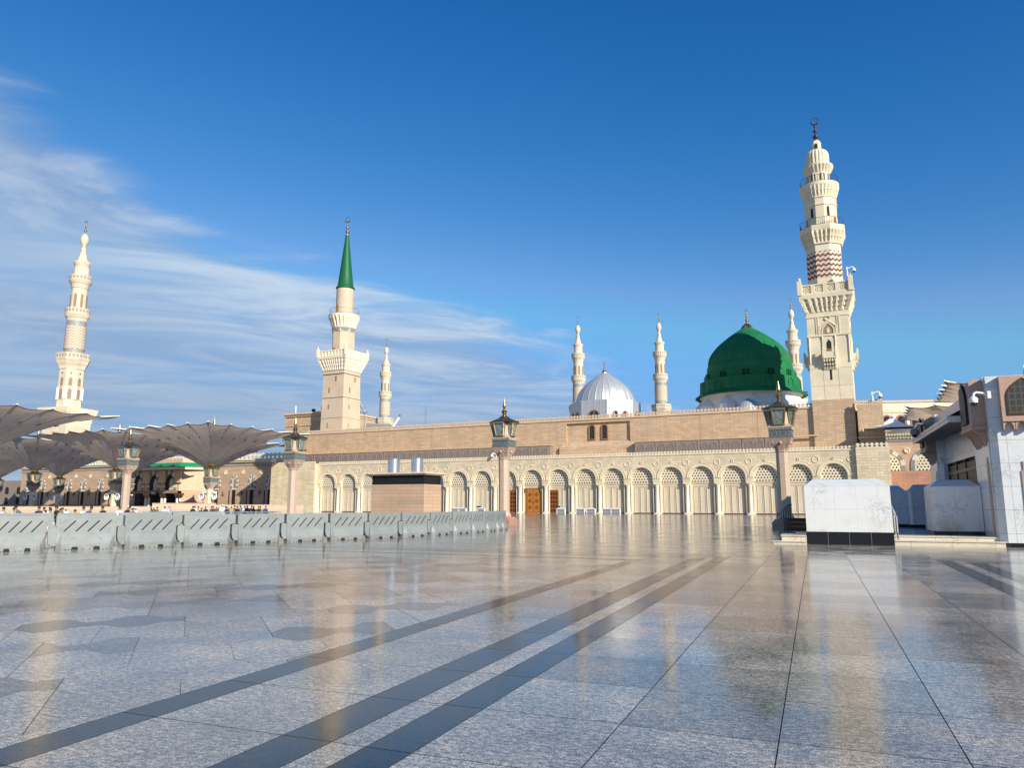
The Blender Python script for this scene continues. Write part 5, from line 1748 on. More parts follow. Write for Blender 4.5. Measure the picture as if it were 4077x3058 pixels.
def build_facade():
    t = thing('west_facade', 'long pink stone facade behind the umbrellas with striped keyhole windows', 'building', mosque(0, 32), -TH)
    t.scale = (1, 1, 1.065)
    z0 = -1.5
    m = MB(); m.box(-212.0, -79.05, 0, 30, z0, 12.0); m.build('wall', 'pink_long', t)
    m = MB()
    m.box(-212.2, -79.05, -0.22, 29, 12.002, 12.25); m.box(-212.5, -79.05, -0.5, 29, 12.252, 12.65); m.box(-212.7, -79.05, -0.75, 29, 12.652, 13.0)
    m.build('cornice', 'cream_plain', t)
    m = MB(); m.box(-212.1, -79.05, -0.05, -0.002, 11.2, 11.55); m.build('grey_course', 'stripe_grey', t)
    m = MB(); battlement(m, -211.8, -80, 0.4, 0.7, 13.0, 1.5, 1.5, 0.15); m.build('battlement', 'cream_plain', t, weld=True)
    m = MB(); m.box(-212.1, -79.05, -0.08, -0.002, z0, 1.3); m.build('plinth', 'plinth_brown', t)
    wins = [-207.4, -199.9, -186.4, -179.3, -170.9, -164.7, -127.2, -120.8, -114.1, -107.5, -101.0]
    for c in wins:
        striped_arch(t, c, 7.35, 0.78, 1.42, -0.003, 9, 0.45, 5.6)
        q = MB(); q.arch(c, 5.5, 7.35, 0.78, -0.05, 0.0, 12, 0.45); o = q.build('window', 'stripe_white', t)
        q = MB(); q.arch(c + 0.18, 5.6, 7.4, 0.42, -0.07, -0.052, 10, 0.6); q.build('pane', 'niche', o)
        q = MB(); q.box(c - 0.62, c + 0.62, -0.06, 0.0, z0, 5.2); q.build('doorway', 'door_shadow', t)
        q = MB(); q.box(c - 1.95, c - 1.6, -0.05, 0.0, z0, 5.0); q.build('slit_window', 'door_shadow', t)
        q = MB(); q.box(c - 0.95, c + 0.95, -0.10, 0.0, 5.2, 5.5); q.build('lintel', 'cream_plain', t)
        q = MB(); q.loft([(0, 0.62), (0.12, 0.62), (0.16, 0.42), (0.08, 0.4)], 20); q.v = [(c + 3.1 + v[0], -v[2], 9.7 + v[1]) for v in q.v]; q.build('roundel', 'cream_plain', t, 40)
        q = MB(); q.box(c + 2.95, c + 3.2, -0.5, 0.0, 3.9, 5.0); q.build('wall_lantern', 'mauve', t)
    return t


def build_portal():
    t = thing('green_roofed_portal', 'shaded stone portal with striped arches under a green tiled roof', 'portal', mosque(-14.7, 26), -TH)
    t.scale = (1, 1, 1.075)
    x0, x1, z0 = -136.0, -114.0, -1.5
    m = MB(); m.slab([(x0 - 5, 6.1), (x0, 0), (x1, 0), (x1 + 5, 6.1)], 4.9, 10.4)
    m.build('wall', 'pink_plain', t)
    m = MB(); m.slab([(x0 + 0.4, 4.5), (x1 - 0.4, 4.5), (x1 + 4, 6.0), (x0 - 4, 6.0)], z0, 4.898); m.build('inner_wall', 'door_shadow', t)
    m = MB(); m.slab([(x1 - 0.3, 2.2), (x1 + 0.35, 0.6), (x1 + 5, 6.1), (x1 - 0.3, 6.1)], z0, 4.898); m.build('side_wall', 'pink_long', t)
    for c in (-131.0, -124.3, -117.8):
        striped_arch(t, c, 7.0, 1.75, 2.75, -0.003, 9, 0.35, 5.2)
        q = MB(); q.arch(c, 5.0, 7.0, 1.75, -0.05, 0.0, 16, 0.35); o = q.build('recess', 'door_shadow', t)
        q = MB(); q.arch(c + 0.75, 5.05, 7.0, 0.85, -0.09, -0.052, 12, 0.5); q.build('lattice', 'lattice', o)
        q = MB(); q.box(c - 3.2, c + 3.2, -0.25, 0.0, 4.3, 5.0); q.build('entablature', 'niche', t)
    for c in (-127.2, -120.6, -114.4):
        for dx in (-0.62, 0.62):
            q = MB(); q.loft([(z0, 0.5), (0.4, 0.5), (0.5, 0.40), (3.0, 0.36)], 20, c + dx, 0.5); o = q.build('column', 'marble_clean', t, 40)
            q = MB(); q.loft([(3.0, 0.36), (3.3, 0.5), (3.9, 0.62, 's'), (4.3, 0.62, 's')], 32, c + dx, 0.5); q.build('capital', 'bronze', o, 40)
        q = MB(); q.box(c - 1.3, c + 1.3, -0.5, 0.0, 7.0, 10.2); q.build('bracket_pier', 'pink_plain', t)
    m = MB(); m.slab([(x0 - 5.5, 6.1), (x0 - 0.8, -1.6), (x1 + 0.8, -1.6), (x1 + 5.8, 6.1)], 10.402, 10.95); m.build('eave', 'cream_plain', t)
    m = MB()
    a = [(x0 - 5.0, 6.1, 10.96), (x0 - 0.7, -1.45, 10.96), (x1 + 0.7, -1.45, 10.96), (x1 + 5.4, 6.1, 10.96)]
    b = [(x0 - 4.2, 6.1, 12.2), (x0 - 0.2, 0.0, 12.2), (x1 + 0.2, 0.0, 12.2), (x1 + 4.4, 6.1, 12.2)]
    i = m.vs(a + b)
    for k in range(3):
        m.face((i + k, i + k + 1, i + k + 5, i + k + 4))
    m.face((i + 4, i + 5, i + 6, i + 7)); m.face((i, i + 3, i + 2, i + 1)); m.face((i, i + 4, i + 7, i + 3))
    m.build('roof', 'green_tile', t)
    m = MB(); m.slab([(x0 - 4.4, 6.1), (x0 - 0.4, 0.3), (x1 + 0.4, 0.3), (x1 + 4.6, 6.1)], 12.21, 13.3); m.build('attic', 'pink_plain', t)
    s = thing('hanging_sign', 'small black hanging sign with a white figure and three text lines', 'sign', mosque(-138.7, 25.2, 4.15), -TH)
    q = MB(); q.box(-0.05, 1.95, -0.1, 0.0, 0, 1.25); q.build('face', 'sign_black', s)
    q = MB(); q.prism([(0.22, 0.2), (0.44, 0.2), (0.56, 0.66), (0.44, 0.80), (0.22, 0.80), (0.10, 0.66)], -0.125, -0.1); q.loft([(0, 0.13), (0.03, 0.13)], 12)
    q.v[-24:] = [(0.33 + v[0], -0.13 + v[2], 0.94 + v[1]) for v in q.v[-24:]]
    q.build('pictogram', 'sign_white', s)
    for z, w in ((0.86, 1.0), (0.56, 1.1), (0.26, 1.05)):
        q = MB()
        x = 0.72
        rr = random.Random(int(z * 100))
        while x < 0.72 + w:
            l = rr.uniform(0.08, 0.22); q.box(x, x + l, -0.125, -0.1, z, z + 0.12); x += l + 0.05
        q.build('text_line', 'sign_white', s)


build_facade()
build_portal()


def build_hoardings():
    defs = [(-92, -49.5, 104, 1.22, 'low tan corrugated hoarding at the far left behind the crowd'),
            (-49.3, -40.6, 103, 1.66, 'taller pale tan hoarding panel before the green roofed portal'),
            (-40.4, -28.0, 101, 1.45, 'tan hoarding behind the dense queue beside the arcade')]
    for xa, xb, y, top, lab in defs:
        t = thing('hoarding', lab, 'hoarding', (0, 0, 0), 0, 'tan hoardings')
        m = MB(); m.box(xa, xb, y, y + 0.12, -0.4, top); m.build('panel', 'hoarding', t)
        m = MB(); m.box(xa, xb, y - 0.05, y + 0.16, top + 0.002, top + 0.08); m.build('top_rail', 'hoarding', t)


build_hoardings()

# ---------------------------------------------------------------- people
def skin_mesh(name, verts, edges, radii, root=0, sub=1):
    me = bpy.data.meshes.new(name)
    me.from_pydata(verts, edges, [])
    o = bpy.data.objects.new(name, me); COL.objects.link(o)
    sk = o.modifiers.new('s', 'SKIN')
    if sub:
        sd = o.modifiers.new('d', 'SUBSURF'); sd.levels = sub
    for i, r in enumerate(radii):
        me.skin_vertices[0].data[i].radius = (r, r * 0.85) if not isinstance(r, tuple) else r
        me.skin_vertices[0].data[i].use_root = (i == root)
    dg = bpy.context.evaluated_depsgraph_get()
    out = bpy.data.meshes.new_from_object(o.evaluated_get(dg))
    bpy.data.objects.remove(o)
    bpy.data.meshes.remove(me)
    out.name = name
    out.polygons.foreach_set('use_smooth', [True] * len(out.polygons))
    return out


def person_meshes(pose):
    la, ra, lean = pose            # each arm: 'down', 'front', 'up'; lean forward in metres at the head
    def L(z): return -lean * max(0.0, (z - 0.95) / 0.75)
    ARM = dict(down=((0.25, 0.02, 1.14), (0.24, -0.06, 0.90), (0.235, -0.09, 0.80)), front=((0.25, -0.02, 1.14), (0.18, -0.24, 1.16), (0.14, -0.32, 1.20)), up=((0.31, -0.08, 1.30), (0.27, -0.22, 1.55), (0.25, -0.27, 1.66)))
    V = [(0, 0, 0.96), (0, L(1.15), 1.15), (0, L(1.36), 1.36), (0, L(1.47) - 0.01, 1.47), (0, L(1.56) - 0.03, 1.56), (0, L(1.64) - 0.03, 1.65), (0, L(1.7) - 0.02, 1.71)]
    Rr = [0.125, 0.13, 0.145, 0.055, 0.075, 0.085, 0.05]
    E = [(0, 1), (1, 2), (2, 3), (3, 4), (4, 5), (5, 6)]
    for sx, kind in ((-1, la), (1, ra)):
        el, wr, hd = ARM[kind]
        i = len(V)
        V += [(sx * 0.17, L(1.40), 1.40), (sx * el[0], el[1] + L(el[2]), el[2]), (sx * wr[0], wr[1] + L(wr[2]), wr[2]), (sx * hd[0], hd[1] + L(hd[2]), hd[2])]
        Rr += [0.065, 0.042, 0.032, 0.036]
        E += [(2, i), (i, i + 1), (i + 1, i + 2), (i + 2, i + 3)]
    for sx in (-1, 1):
        i = len(V)
        V += [(sx * 0.10, 0, 0.86), (sx * 0.11, 0.0, 0.50), (sx * 0.11, 0.03, 0.09), (sx * 0.12, -0.13, 0.04)]
        Rr += [0.09, 0.06, 0.042, 0.035]
        E += [(0, i), (i, i + 1), (i + 1, i + 2), (i + 2, i + 3)]
    body = skin_mesh('body', V, E, Rr)
    # nose and ears pressed into the head mesh are below a pixel here; hair, clothes are children
    def torso(extra, sleeves=True):
        Vt, Rt, Et = [V[0], V[1], V[2], (V[3][0], V[3][1], 1.46)], [0.15 + extra, 0.155 + extra, 0.165 + extra, 0.075], [(0, 1), (1, 2), (2, 3)]
        for q in (7, 11):
            i = len(Vt)
            Vt += [V[q], V[q + 1], V[q + 2]]; Rt += [0.085 + extra, 0.062 + extra, 0.052 + extra]
            Et += [(2, i), (i, i + 1), (i + 1, i + 2)]
        return Vt, Rt, Et
    Vt, Rt, Et = torso(0.0)
    Vs, Rs, Es = list(Vt), list(Rt), list(Et)
    for q in (15, 19):
        i = len(Vs)
        Vs += [V[q], V[q + 1], (V[q + 2][0], V[q + 2][1], 0.13)]; Rs += [0.105, 0.08, 0.065]
        Es += [(0, i), (i, i + 1), (i + 1, i + 2)]
    shirt = skin_mesh('clothing', Vs, Es, Rs)
    Vr, Rr2, Er = list(Vt), list(Rt), list(Et)
    i = len(Vr)
    Vr += [(0, 0, 0.6), (0, 0.01, 0.12)]; Rr2 += [(0.20, 0.16), (0.25, 0.20)]
    Er += [(0, i), (i, i + 1)]
    robe = skin_mesh('clothing', Vr, Er, Rr2)
    hx, hy = V[5][0], V[5][1]
    def cap(r0, z0, z1, drop=0.0):
        m = MB(); m.loft([(z0, r0 * 0.95), (z0 + 0.06, r0), (z1 - 0.03, r0 * 0.8), (z1, r0 * 0.3)], 14, hx, hy + 0.015)
        return m
    hair = cap(0.098, 1.63, 1.755)
    hat = cap(0.105, 1.665, 1.765)
    scarf = MB(); scarf.loft([(1.30, 0.20), (1.42, 0.17), (1.52, 0.125), (1.66, 0.12), (1.74, 0.09), (1.77, 0.03)], 14, hx, hy + 0.03)
    return body, shirt, robe, hair, hat, scarf


def build_people():
    poses = [('down', 'down', 0.02), ('front', 'down', 0.06), ('front', 'front', 0.10), ('up', 'down', 0.0), ('front', 'front', 0.45)]
    sets = []
    for p in poses:
        body, shirt, robe, hair, hat, scarf = person_meshes(p)
        body.materials.append(M['skin'])
        hs = []
        for nm, m in (('hair', hair), ('cap', hat), ('headscarf', scarf)):
            o = m.build(nm, 'hair', None, 50); hs.append(o.data); bpy.data.objects.remove(o)
        sets.append((body, shirt, robe, hs))
    cl = {}
    def clothing(mesh, col):
        k = (mesh.name, col)
        if k not in cl:
            me = mesh.copy(); me.materials.clear(); me.materials.append(M['cloth_' + col]); cl[k] = me
        return cl[k]
    def head(mesh, col):
        k = (mesh.name, col)
        if k not in cl:
            me = mesh.copy(); me.materials.clear(); me.materials.append(M['hair'] if col == 'hair' else M['cloth_' + col]); cl[k] = me
        return cl[k]
    # photo column, depth, garment colour, robe?, head, pose, facing, height factor
    P = [(3, 50, 'grey', 0, 'hair', 0, 1.2, 1), (15, 52, 'black', 0, 'hair', 1, 0.8, .93), (32, 47, 'white', 1, 'cap', 0, 0.2, 1), (64, 49, 'pale', 0, 'hair', 1, 1.5, 1.02), (106, 50, 'pale', 0, 'hair', 0, 2.0, 1),
         (144, 50, 'olive', 0, 'hair', 4, -1.4, 1.06), (206, 52, 'black', 0, 'hair', 0, 0.4, 1.04), (209, 49, 'tan', 0, 'hair', 0, 1.0, .88), (225, 53, 'white', 0, 'hair', 1, 0.6, 1.01), (231, 50, 'blue', 0, 'hair', 0, 0.9, .90), (243, 54, 'pale', 0, 'hair', 2, 1.4, 1.01),
         (252, 50, 'white', 0, 'hair', 0, 0.1, .96), (269, 53, 'white', 1, 'hair', 1, 1.9, 1.04), (279, 50, 'black', 0, 'hair', 2, -0.5, 1.07), (290, 51, 'white', 0, 'hair', 0, 0.0, .96), (300, 50, 'red', 0, 'hair', 1, -0.9, 1.0), (309, 55, 'white', 0, 'cap', 0, 1.0, 1.0),
         (346, 50, 'black', 0, 'hair', 0, 0.5, .93), (374, 50, 'white', 1, 'hair', 1, 1.5, 1.04), (384, 48, 'blue', 0, 'hair', 4, 1.4, 1.05), (457, 52, 'black', 0, 'hair', 2, -0.3, 1.05), (517, 58, 'white', 0, 'hair', 0, 0.5, 1.03), (536, 60, 'black', 0, 'hair', 4, 1.5, 1.05),
         (549, 64, 'tan', 1, 'cap', 1, 0.8, 1.06), (567, 62, 'white', 1, 'cap', 3, -0.8, 1.02), (571, 60, 'black', 0, 'hair', 0, 0.4, .94), (579, 63, 'white', 1, 'cap', 3, 1.2, 1.0),
         (649, 76, 'brown', 1, 'cap', 0, 0.9, 1.01), (666, 76, 'brown', 1, 'hair', 1, -1.0, .97), (693, 78, 'white', 0, 'hair', 0, 0.2, 1.0), (709, 76, 'white', 1, 'scarf', 1, 1.6, 1.03),
         (802, 80, 'black', 0, 'hair', 0, 0.3, 1.01), (808, 83, 'white', 1, 'hair', 0, 0.6, 1.03), (825, 80, 'tan', 0, 'hair', 1, -1.2, 1.0), (828, 77, 'black', 0, 'hair', 4, 0.9, .92), (852, 80, 'black', 0, 'hair', 2, 0.1, .98), (872, 82, 'brown', 1, 'hair', 0, 1.5, 1.0), (881, 85, 'blue', 0, 'hair', 0, -0.7, 1.0), (894, 82, 'brown', 1, 'cap', 1, 0.4, 1.03),
         (904, 84, 'white', 1, 'cap', 0, 0.0, 1.0), (917, 85, 'white', 1, 'cap', 3, 0.7, 1.10), (927, 82, 'pale', 0, 'hair', 0, 1.1, 1.0), (934, 80, 'black', 0, 'hair', 1, -0.2, .98), (940, 84, 'brown', 1, 'cap', 0, 0.8, 1.0), (951, 82, 'tan', 0, 'hair', 0, 0.3, .98), (960, 84, 'brown', 1, 'hair', 2, 1.3, 1.04), (975, 76, 'black', 1, 'hair', 0, -0.4, 1.03),
         (984, 83, 'grey', 0, 'hair', 1, 0.9, 1.05), (990, 85, 'pale', 0, 'cap', 0, 0.2, 1.0), (1001, 82, 'white', 1, 'hair', 1, 1.0, 1.02), (1012, 80, 'blue', 0, 'cap', 0, 0.4, 1.06), (1028, 84, 'black', 1, 'hair', 0, 1.2, 1.04), (1040, 81, 'brown', 0, 'hair', 2, -0.6, 1.0), (1056, 83, 'black', 0, 'hair', 0, 0.5, 1.0), (1064, 85, 'grey', 0, 'hair', 1, 0.1, 1.0), (1083, 82, 'blue', 0, 'hair', 0, 0.8, 1.02)]
    wear = {0: 'shirt', 1: 'robe'}
    hd = {'hair': 'dark hair', 'cap': 'white cap', 'scarf': 'pink headscarf'}
    pp = {0: 'arms down', 1: 'arm bent', 2: 'arms bent', 3: 'arm raised', 4: 'bending'}
    ordw = ['first', 'second', 'third', 'fourth', 'fifth', 'sixth', 'seventh', 'eighth', 'ninth', 'tenth', 'eleventh', 'twelfth']
    kindcount = {}
    for (x, Y, col, rb, h, po, face, hf) in P:
        where = 'at far left' if x < 200 else 'left of far lamp' if x < 500 else 'before tall hoarding' if x < 750 else 'in the queue'
        key = (col, rb, h, po, where)
        kindcount[key] = kindcount.get(key, 0) + 1
    seen = {}
    for (x, Y, col, rb, h, po, face, hf) in P:
        where = 'at far left' if x < 200 else 'left of far lamp' if x < 500 else 'before tall hoarding' if x < 750 else 'in the queue'
        key = (col, rb, h, po, where)
        cname = {'blue': 'navy', 'pale': 'pale blue'}.get(col, col)
        lab = f'person in {cname} {wear[rb]}, {hd[h]}, {pp[po]}, {where}'
        if kindcount[key] > 1:
            seen[key] = seen.get(key, 0) + 1
            lab = f'{ordw[seen[key] - 1]} from left, ' + lab
        X = (x - 2038.5) / 2954 * Y * 1.013
        z = ground_z(X, Y) - 0.016
        t = thing('person', lab, 'person', (X, Y, z), face, 'people standing behind the barriers')
        t.scale = (hf, hf, hf)
        body, shirt, robe, hs = sets[po]
        for nm, me in (('body', body), ('clothing', clothing(robe if rb else shirt, col)), (('hair', 'cap', 'headscarf')[('hair', 'cap', 'scarf').index(h)], head(hs[('hair', 'cap', 'scarf').index(h)], {'hair': 'hair', 'cap': 'white', 'scarf': 'pink'}[h]))):
            o = bpy.data.objects.new(nm, me); COL.objects.link(o); o.parent = t


build_people()


def build_crowd_barriers():
    t = thing('crowd_barrier', 'x', 'barrier', group='steel crowd barriers before the queue')
    m = MB()
    W, H = 2.0, 1.22
    m.tube([(0.08, 0, 0.12), (0, 0, 0.2), (0, 0, H - 0.1), (0.1, 0, H), (W - 0.1, 0, H), (W, 0, H - 0.1), (W, 0, 0.2), (W - 0.08, 0, 0.12)], 0.030, 6, closed=True)
    for k in range(1, 12):
        m.tube([(W * k / 12, 0, 0.12), (W * k / 12, 0, H)], 0.018, 4)
    m.build('frame', 'galv', t)
    for x in (0.2, W - 0.2):
        f = MB(); f.tube([(x, -0.3, 0.02), (x, -0.1, 0.12), (x, 0.1, 0.12), (x, 0.3, 0.02)], 0.025, 5); f.build('foot', 'galv', t)
    xs = [605, 632, 660, 690, 718, 752, 788, 822, 856, 889, 920, 948, 980, 1012, 1044, 1068]
    names = ['first', 'second', 'third', 'fourth', 'fifth', 'sixth', 'seventh', 'eighth', 'ninth', 'tenth', 'eleventh', 'twelfth', 'thirteenth', 'fourteenth', 'fifteenth', 'sixteenth']
    for i, x in enumerate(xs):
        Y = 74.5 - 0.10 * i + (0.5 if i % 2 else 0)
        X = (x - 2038.5) / 2954 * Y * 1.013
        z = ground_z(X, Y) - 0.016
        lab = f'low steel crowd barrier with upright bars, {names[i]} from the left of the line'
        rz = R(52 if i % 3 else 38)
        if i == 0:
            t.location = (X, Y, z); t.rotation_euler = (0, 0, rz); t['label'] = lab
        else:
            dup(t, (X, Y, z), rz, None, lab)


build_crowd_barriers()

# ---------------------------------------------------------------- shoe racks at the foot of the arcade
def build_racks():
    t = thing('shoe_rack', 'x', 'rack', group='white shoe racks along the arcade')
    W, H, D = 1.5, 0.82, 0.45
    m = MB()
    m.box(0, 0.05, 0, D, 0, H); m.box(W - 0.05, W, 0, D, 0, H)
    m.box(0.05, W - 0.05, D - 0.03, D, 0, H)
    m.build('case', 'white_plastic', t)
    for z in (0.06, 0.32, 0.58, 0.78):
        q = MB(); q.box(0.051, W - 0.051, 0.0, D - 0.031, z, z + 0.04); q.build('shelf', 'white_plastic', t)
    q = MB(); q.prism([(0, H + 0.001), (W, H + 0.001), (W, H + 0.06), (W * 0.8, H + 0.17), (W * 0.5, H + 0.22), (W * 0.2, H + 0.17), (0, H + 0.06)], 0, 0.05); q.build('headboard', 'white_plastic', t)
    labs = [(-3.28, 'white shoe rack right beside the lattice door'), (0.25, 'white shoe rack, left one of the middle pair'), (2.14, 'white shoe rack, right one of the middle pair'),
            (4.88, 'white shoe rack, left one of the rightmost pair'), (6.44, 'white shoe rack at the right end of all the racks'),
            (-24.2, 'white shoe rack showing above the barriers, farthest left'), (-22.6, 'white shoe rack showing above the barriers, just right of another'), (-18.8, 'white shoe rack behind the barriers with dark things on top')]
    for i, (s, lab) in enumerate(labs):
        if i == 0:
            t.location = mosque(s, -1.3); t.rotation_euler = (0, 0, -TH); t['label'] = lab
        else:
            dup(t, mosque(s, -1.3), -TH, None, lab)
    for s, w, lab in ((-2.9, 0.5, 'dark bag lying on the shoe rack beside the lattice door'), (-18.5, 1.1, 'dark row of bags on the rack behind the barriers')):
        b = MB(); b.loft([(0, 0.16), (0.08, 0.24), (0.2, 0.2), (0.28, 0.08)], 12)
        b.v = [(v[0] * w / 0.45, v[1] * 0.6, v[2]) for v in b.v]
        o = b.build('bag', 'cloth_black', None, 60); o.location = mosque(s, -1.1, 1.0); o.rotation_euler = (0, 0, -TH); tag(o, lab, 'bag', 'bags on the racks')


build_racks()

# ---------------------------------------------------------------- marble entrance on the right
PR = -TP


def block(name, lab, cat, w0, w1, v0, v1, zb, zt, zc, mat='marble_block', slope=0.55, group=None, plinth=0.5, cham=0.0, sl=0.32):
    t = thing(name, lab, cat, pave(0, 0), PR, group)
    m = MB()
    base = [(w0 + cham, v0), (w1, v0), (w1, v1), (w0, v1), (w0, v0 + cham)] if cham else [(w0, v0), (w1, v0), (w1, v1), (w0, v1)]
    m.slab(base, plinth + 0.001, zt)
    m.build('wall', mat, t)
    c = MB(); c.tbox(w0 - 0.0, w1 + 0.0, v0 - 0.0, v1, zt + 0.001, zc, sl, slope); c.build('cap', 'marble_clean', t)
    p = MB(); p.box(w0 - 0.02, w1 + 0.02, v0 - 0.015, v1 + 0.02, zb, plinth)
    o = p.build('plinth', 'black_granite', t)
    k = max(1, round((w1 - w0) / 0.79))
    for i in range(1, k):
        x = w0 + (w1 - w0) * i / k
        j = MB(); j.box(x - 0.005, x + 0.005, v0 - 0.018, v0 - 0.0155, zb, plinth); j.build('joint', 'stripe_grey', o)
    return t


block('marble_block', 'big white veined marble block with a black plinth standing in the sun', 'parapet', -0.40, 2.74, 32.86, 35.4, 0.0, 2.325, 2.60)
block('marble_parapet', 'half shaded veined marble parapet above the right steps', 'parapet', 4.55, 6.37, 36.05, 38.2, 0.3, 2.34, 2.62, 'marble_block', 0.5, None, 0.48, 0.16)
block('marble_parapet', 'blue shaded marble parapet between the sunny block and the half lit parapet', 'parapet', 4.72, 7.3, 46.0, 47.2, 0.2, 2.33, 2.66, 'marble_clean', 0.5, None, 0.50, 0.12)
block('marble_parapet', 'deep shaded marble parapet showing beside the sunny block', 'parapet', 2.9, 4.70, 46.9, 48.2, 0.2, 2.33, 2.64, 'marble_clean', 0.5, None, 0.50)


def build_entrance():
    # steps on both sides of the block
    t = thing('entrance_steps', 'two cream marble steps to the left of the white block', 'steps', pave(0, 0), PR)
    m = MB(); m.box(-1.66, -0.42, 32.36, 36.6, 0, 0.10); m.build('step', 'marble_step', t)
    m = MB(); m.box(-1.70, -0.42, 32.32, 36.6, 0.1005, 0.14); m.build('tread', 'marble_step', t)
    m = MB(); m.box(-1.36, -0.42, 32.66, 36.6, 0.1405, 0.32); m.build('step', 'marble_step', t)
    m = MB(); m.box(-1.40, -0.42, 32.62, 36.6, 0.3205, 0.36); m.build('tread', 'marble_step', t)
    m = MB(); m.slab([(-1.38, 33.0), (-0.9, 33.0), (-0.9, 36.5), (-1.38, 36.5)], 0.361, 0.40); m.build('landing', 'stripe_grey', t)
    t = thing('stair_railing', 'black handrail with slender uprights left of the white block', 'railing', pave(0, 0), PR)
    path = [(-1.44 + 0.42 * q, 32.25 + 3.4 * q, 1.12 + 0.46 * min(1, q * 1.25)) for q in (0, 0.2, 0.4, 0.6, 0.8, 1.0)]
    m = MB(); m.tube([(path[0][0], path[0][1], path[0][2] - 0.08)] + path, 0.045, 8); m.build('handrail', 'rail_iron', t, 60)
    for k in range(6):
        q = 0.06 + 0.17 * k
        x, y = -1.44 + 0.42 * q, 32.25 + 3.4 * q
        zt_ = 1.12 + 0.46 * min(1, q * 1.25)
        m = MB(); m.tube([(x, y, 0.14 if k == 0 else 0.36), (x, y, zt_)], 0.026, 6); m.build('baluster', 'rail_iron', t)
    t = thing('wooden_crate', 'dark wooden crate behind the black railing', 'crate', pave(-1.55, 42.0), PR)
    m = MB(); m.tbox(0, 1.05, 0, 0.8, 0.0, 0.82, 0.02, 0.02); m.build('body', 'crate_wood', t)
    for z in (0.2, 0.45, 0.68):
        q = MB(); q.box(-0.01, 1.06, -0.022, -0.001, z - 0.07, z + 0.05); q.build('slat', 'wood_dark', t)
    q = MB(); q.box(-0.04, 1.09, -0.04, 0.84, 0.821, 0.87); q.build('lid', 'crate_wood', t)
    t = thing('blue_box', 'small blue plastic box beside the dark crate', 'box', pave(-0.62, 39.5), PR)
    q = MB(); q.tbox(0, 0.45, 0, 0.35, 0, 0.24, -0.03, -0.02); q.build('tub', 'blue', t)
    q = MB(); q.box(-0.05, 0.5, -0.04, 0.39, 0.241, 0.27); q.build('rim', 'blue', t)
    t = thing('entrance_steps', 'two veined marble steps below the shaded parapets on the right', 'steps', pave(0, 0), PR)
    m = MB(); m.box(2.78, 6.48, 33.06, 34.4, 0, 0.165); m.build('step', 'marble_step', t)
    m = MB(); m.box(2.76, 6.52, 33.02, 34.4, 0.166, 0.205); m.build('tread', 'marble_step', t)
    m = MB(); m.box(2.80, 6.44, 33.55, 52, 0.206, 0.32); m.build('step', 'marble_step', t)
    m = MB(); m.box(2.78, 6.46, 33.51, 34.6, 0.321, 0.355); m.build('tread', 'marble_step', t)
    m = MB(); m.box(2.80, 7.0, 34.6, 52, 0.3215, 0.34); m.build('terrace', 'ground', t)
    t = thing('steel_handrail', 'polished steel handrail right of the white block', 'railing', pave(0, 0), PR)
    m = MB(); m.tube([(2.90, 33.15, 1.12), (2.93, 33.2, 1.17), (2.93, 35.2, 1.62), (2.93, 35.5, 1.62)], 0.035, 8); m.build('handrail', 'steel', t, 60)
    for y, z in ((33.2, 1.15), (34.2, 1.38), (35.2, 1.6)):
        m = MB(); m.tube([(2.93, y, 0.2), (2.93, y, z)], 0.03, 8); m.build('post', 'steel', t)
    t = thing('marble_bench', 'small grey marble bench in the shade before the rear parapet', 'bench', pave(5.2, 44.6, 0.34), PR)
    m = MB(); m.box(0, 1.6, 0, 0.5, 0.42, 0.52); m.build('seat', 'marble_clean', t)
    for x in (0.1, 1.3):
        m = MB(); m.box(x, x + 0.2, 0.05, 0.45, 0, 0.419); m.build('leg', 'marble_clean', t)


build_entrance()


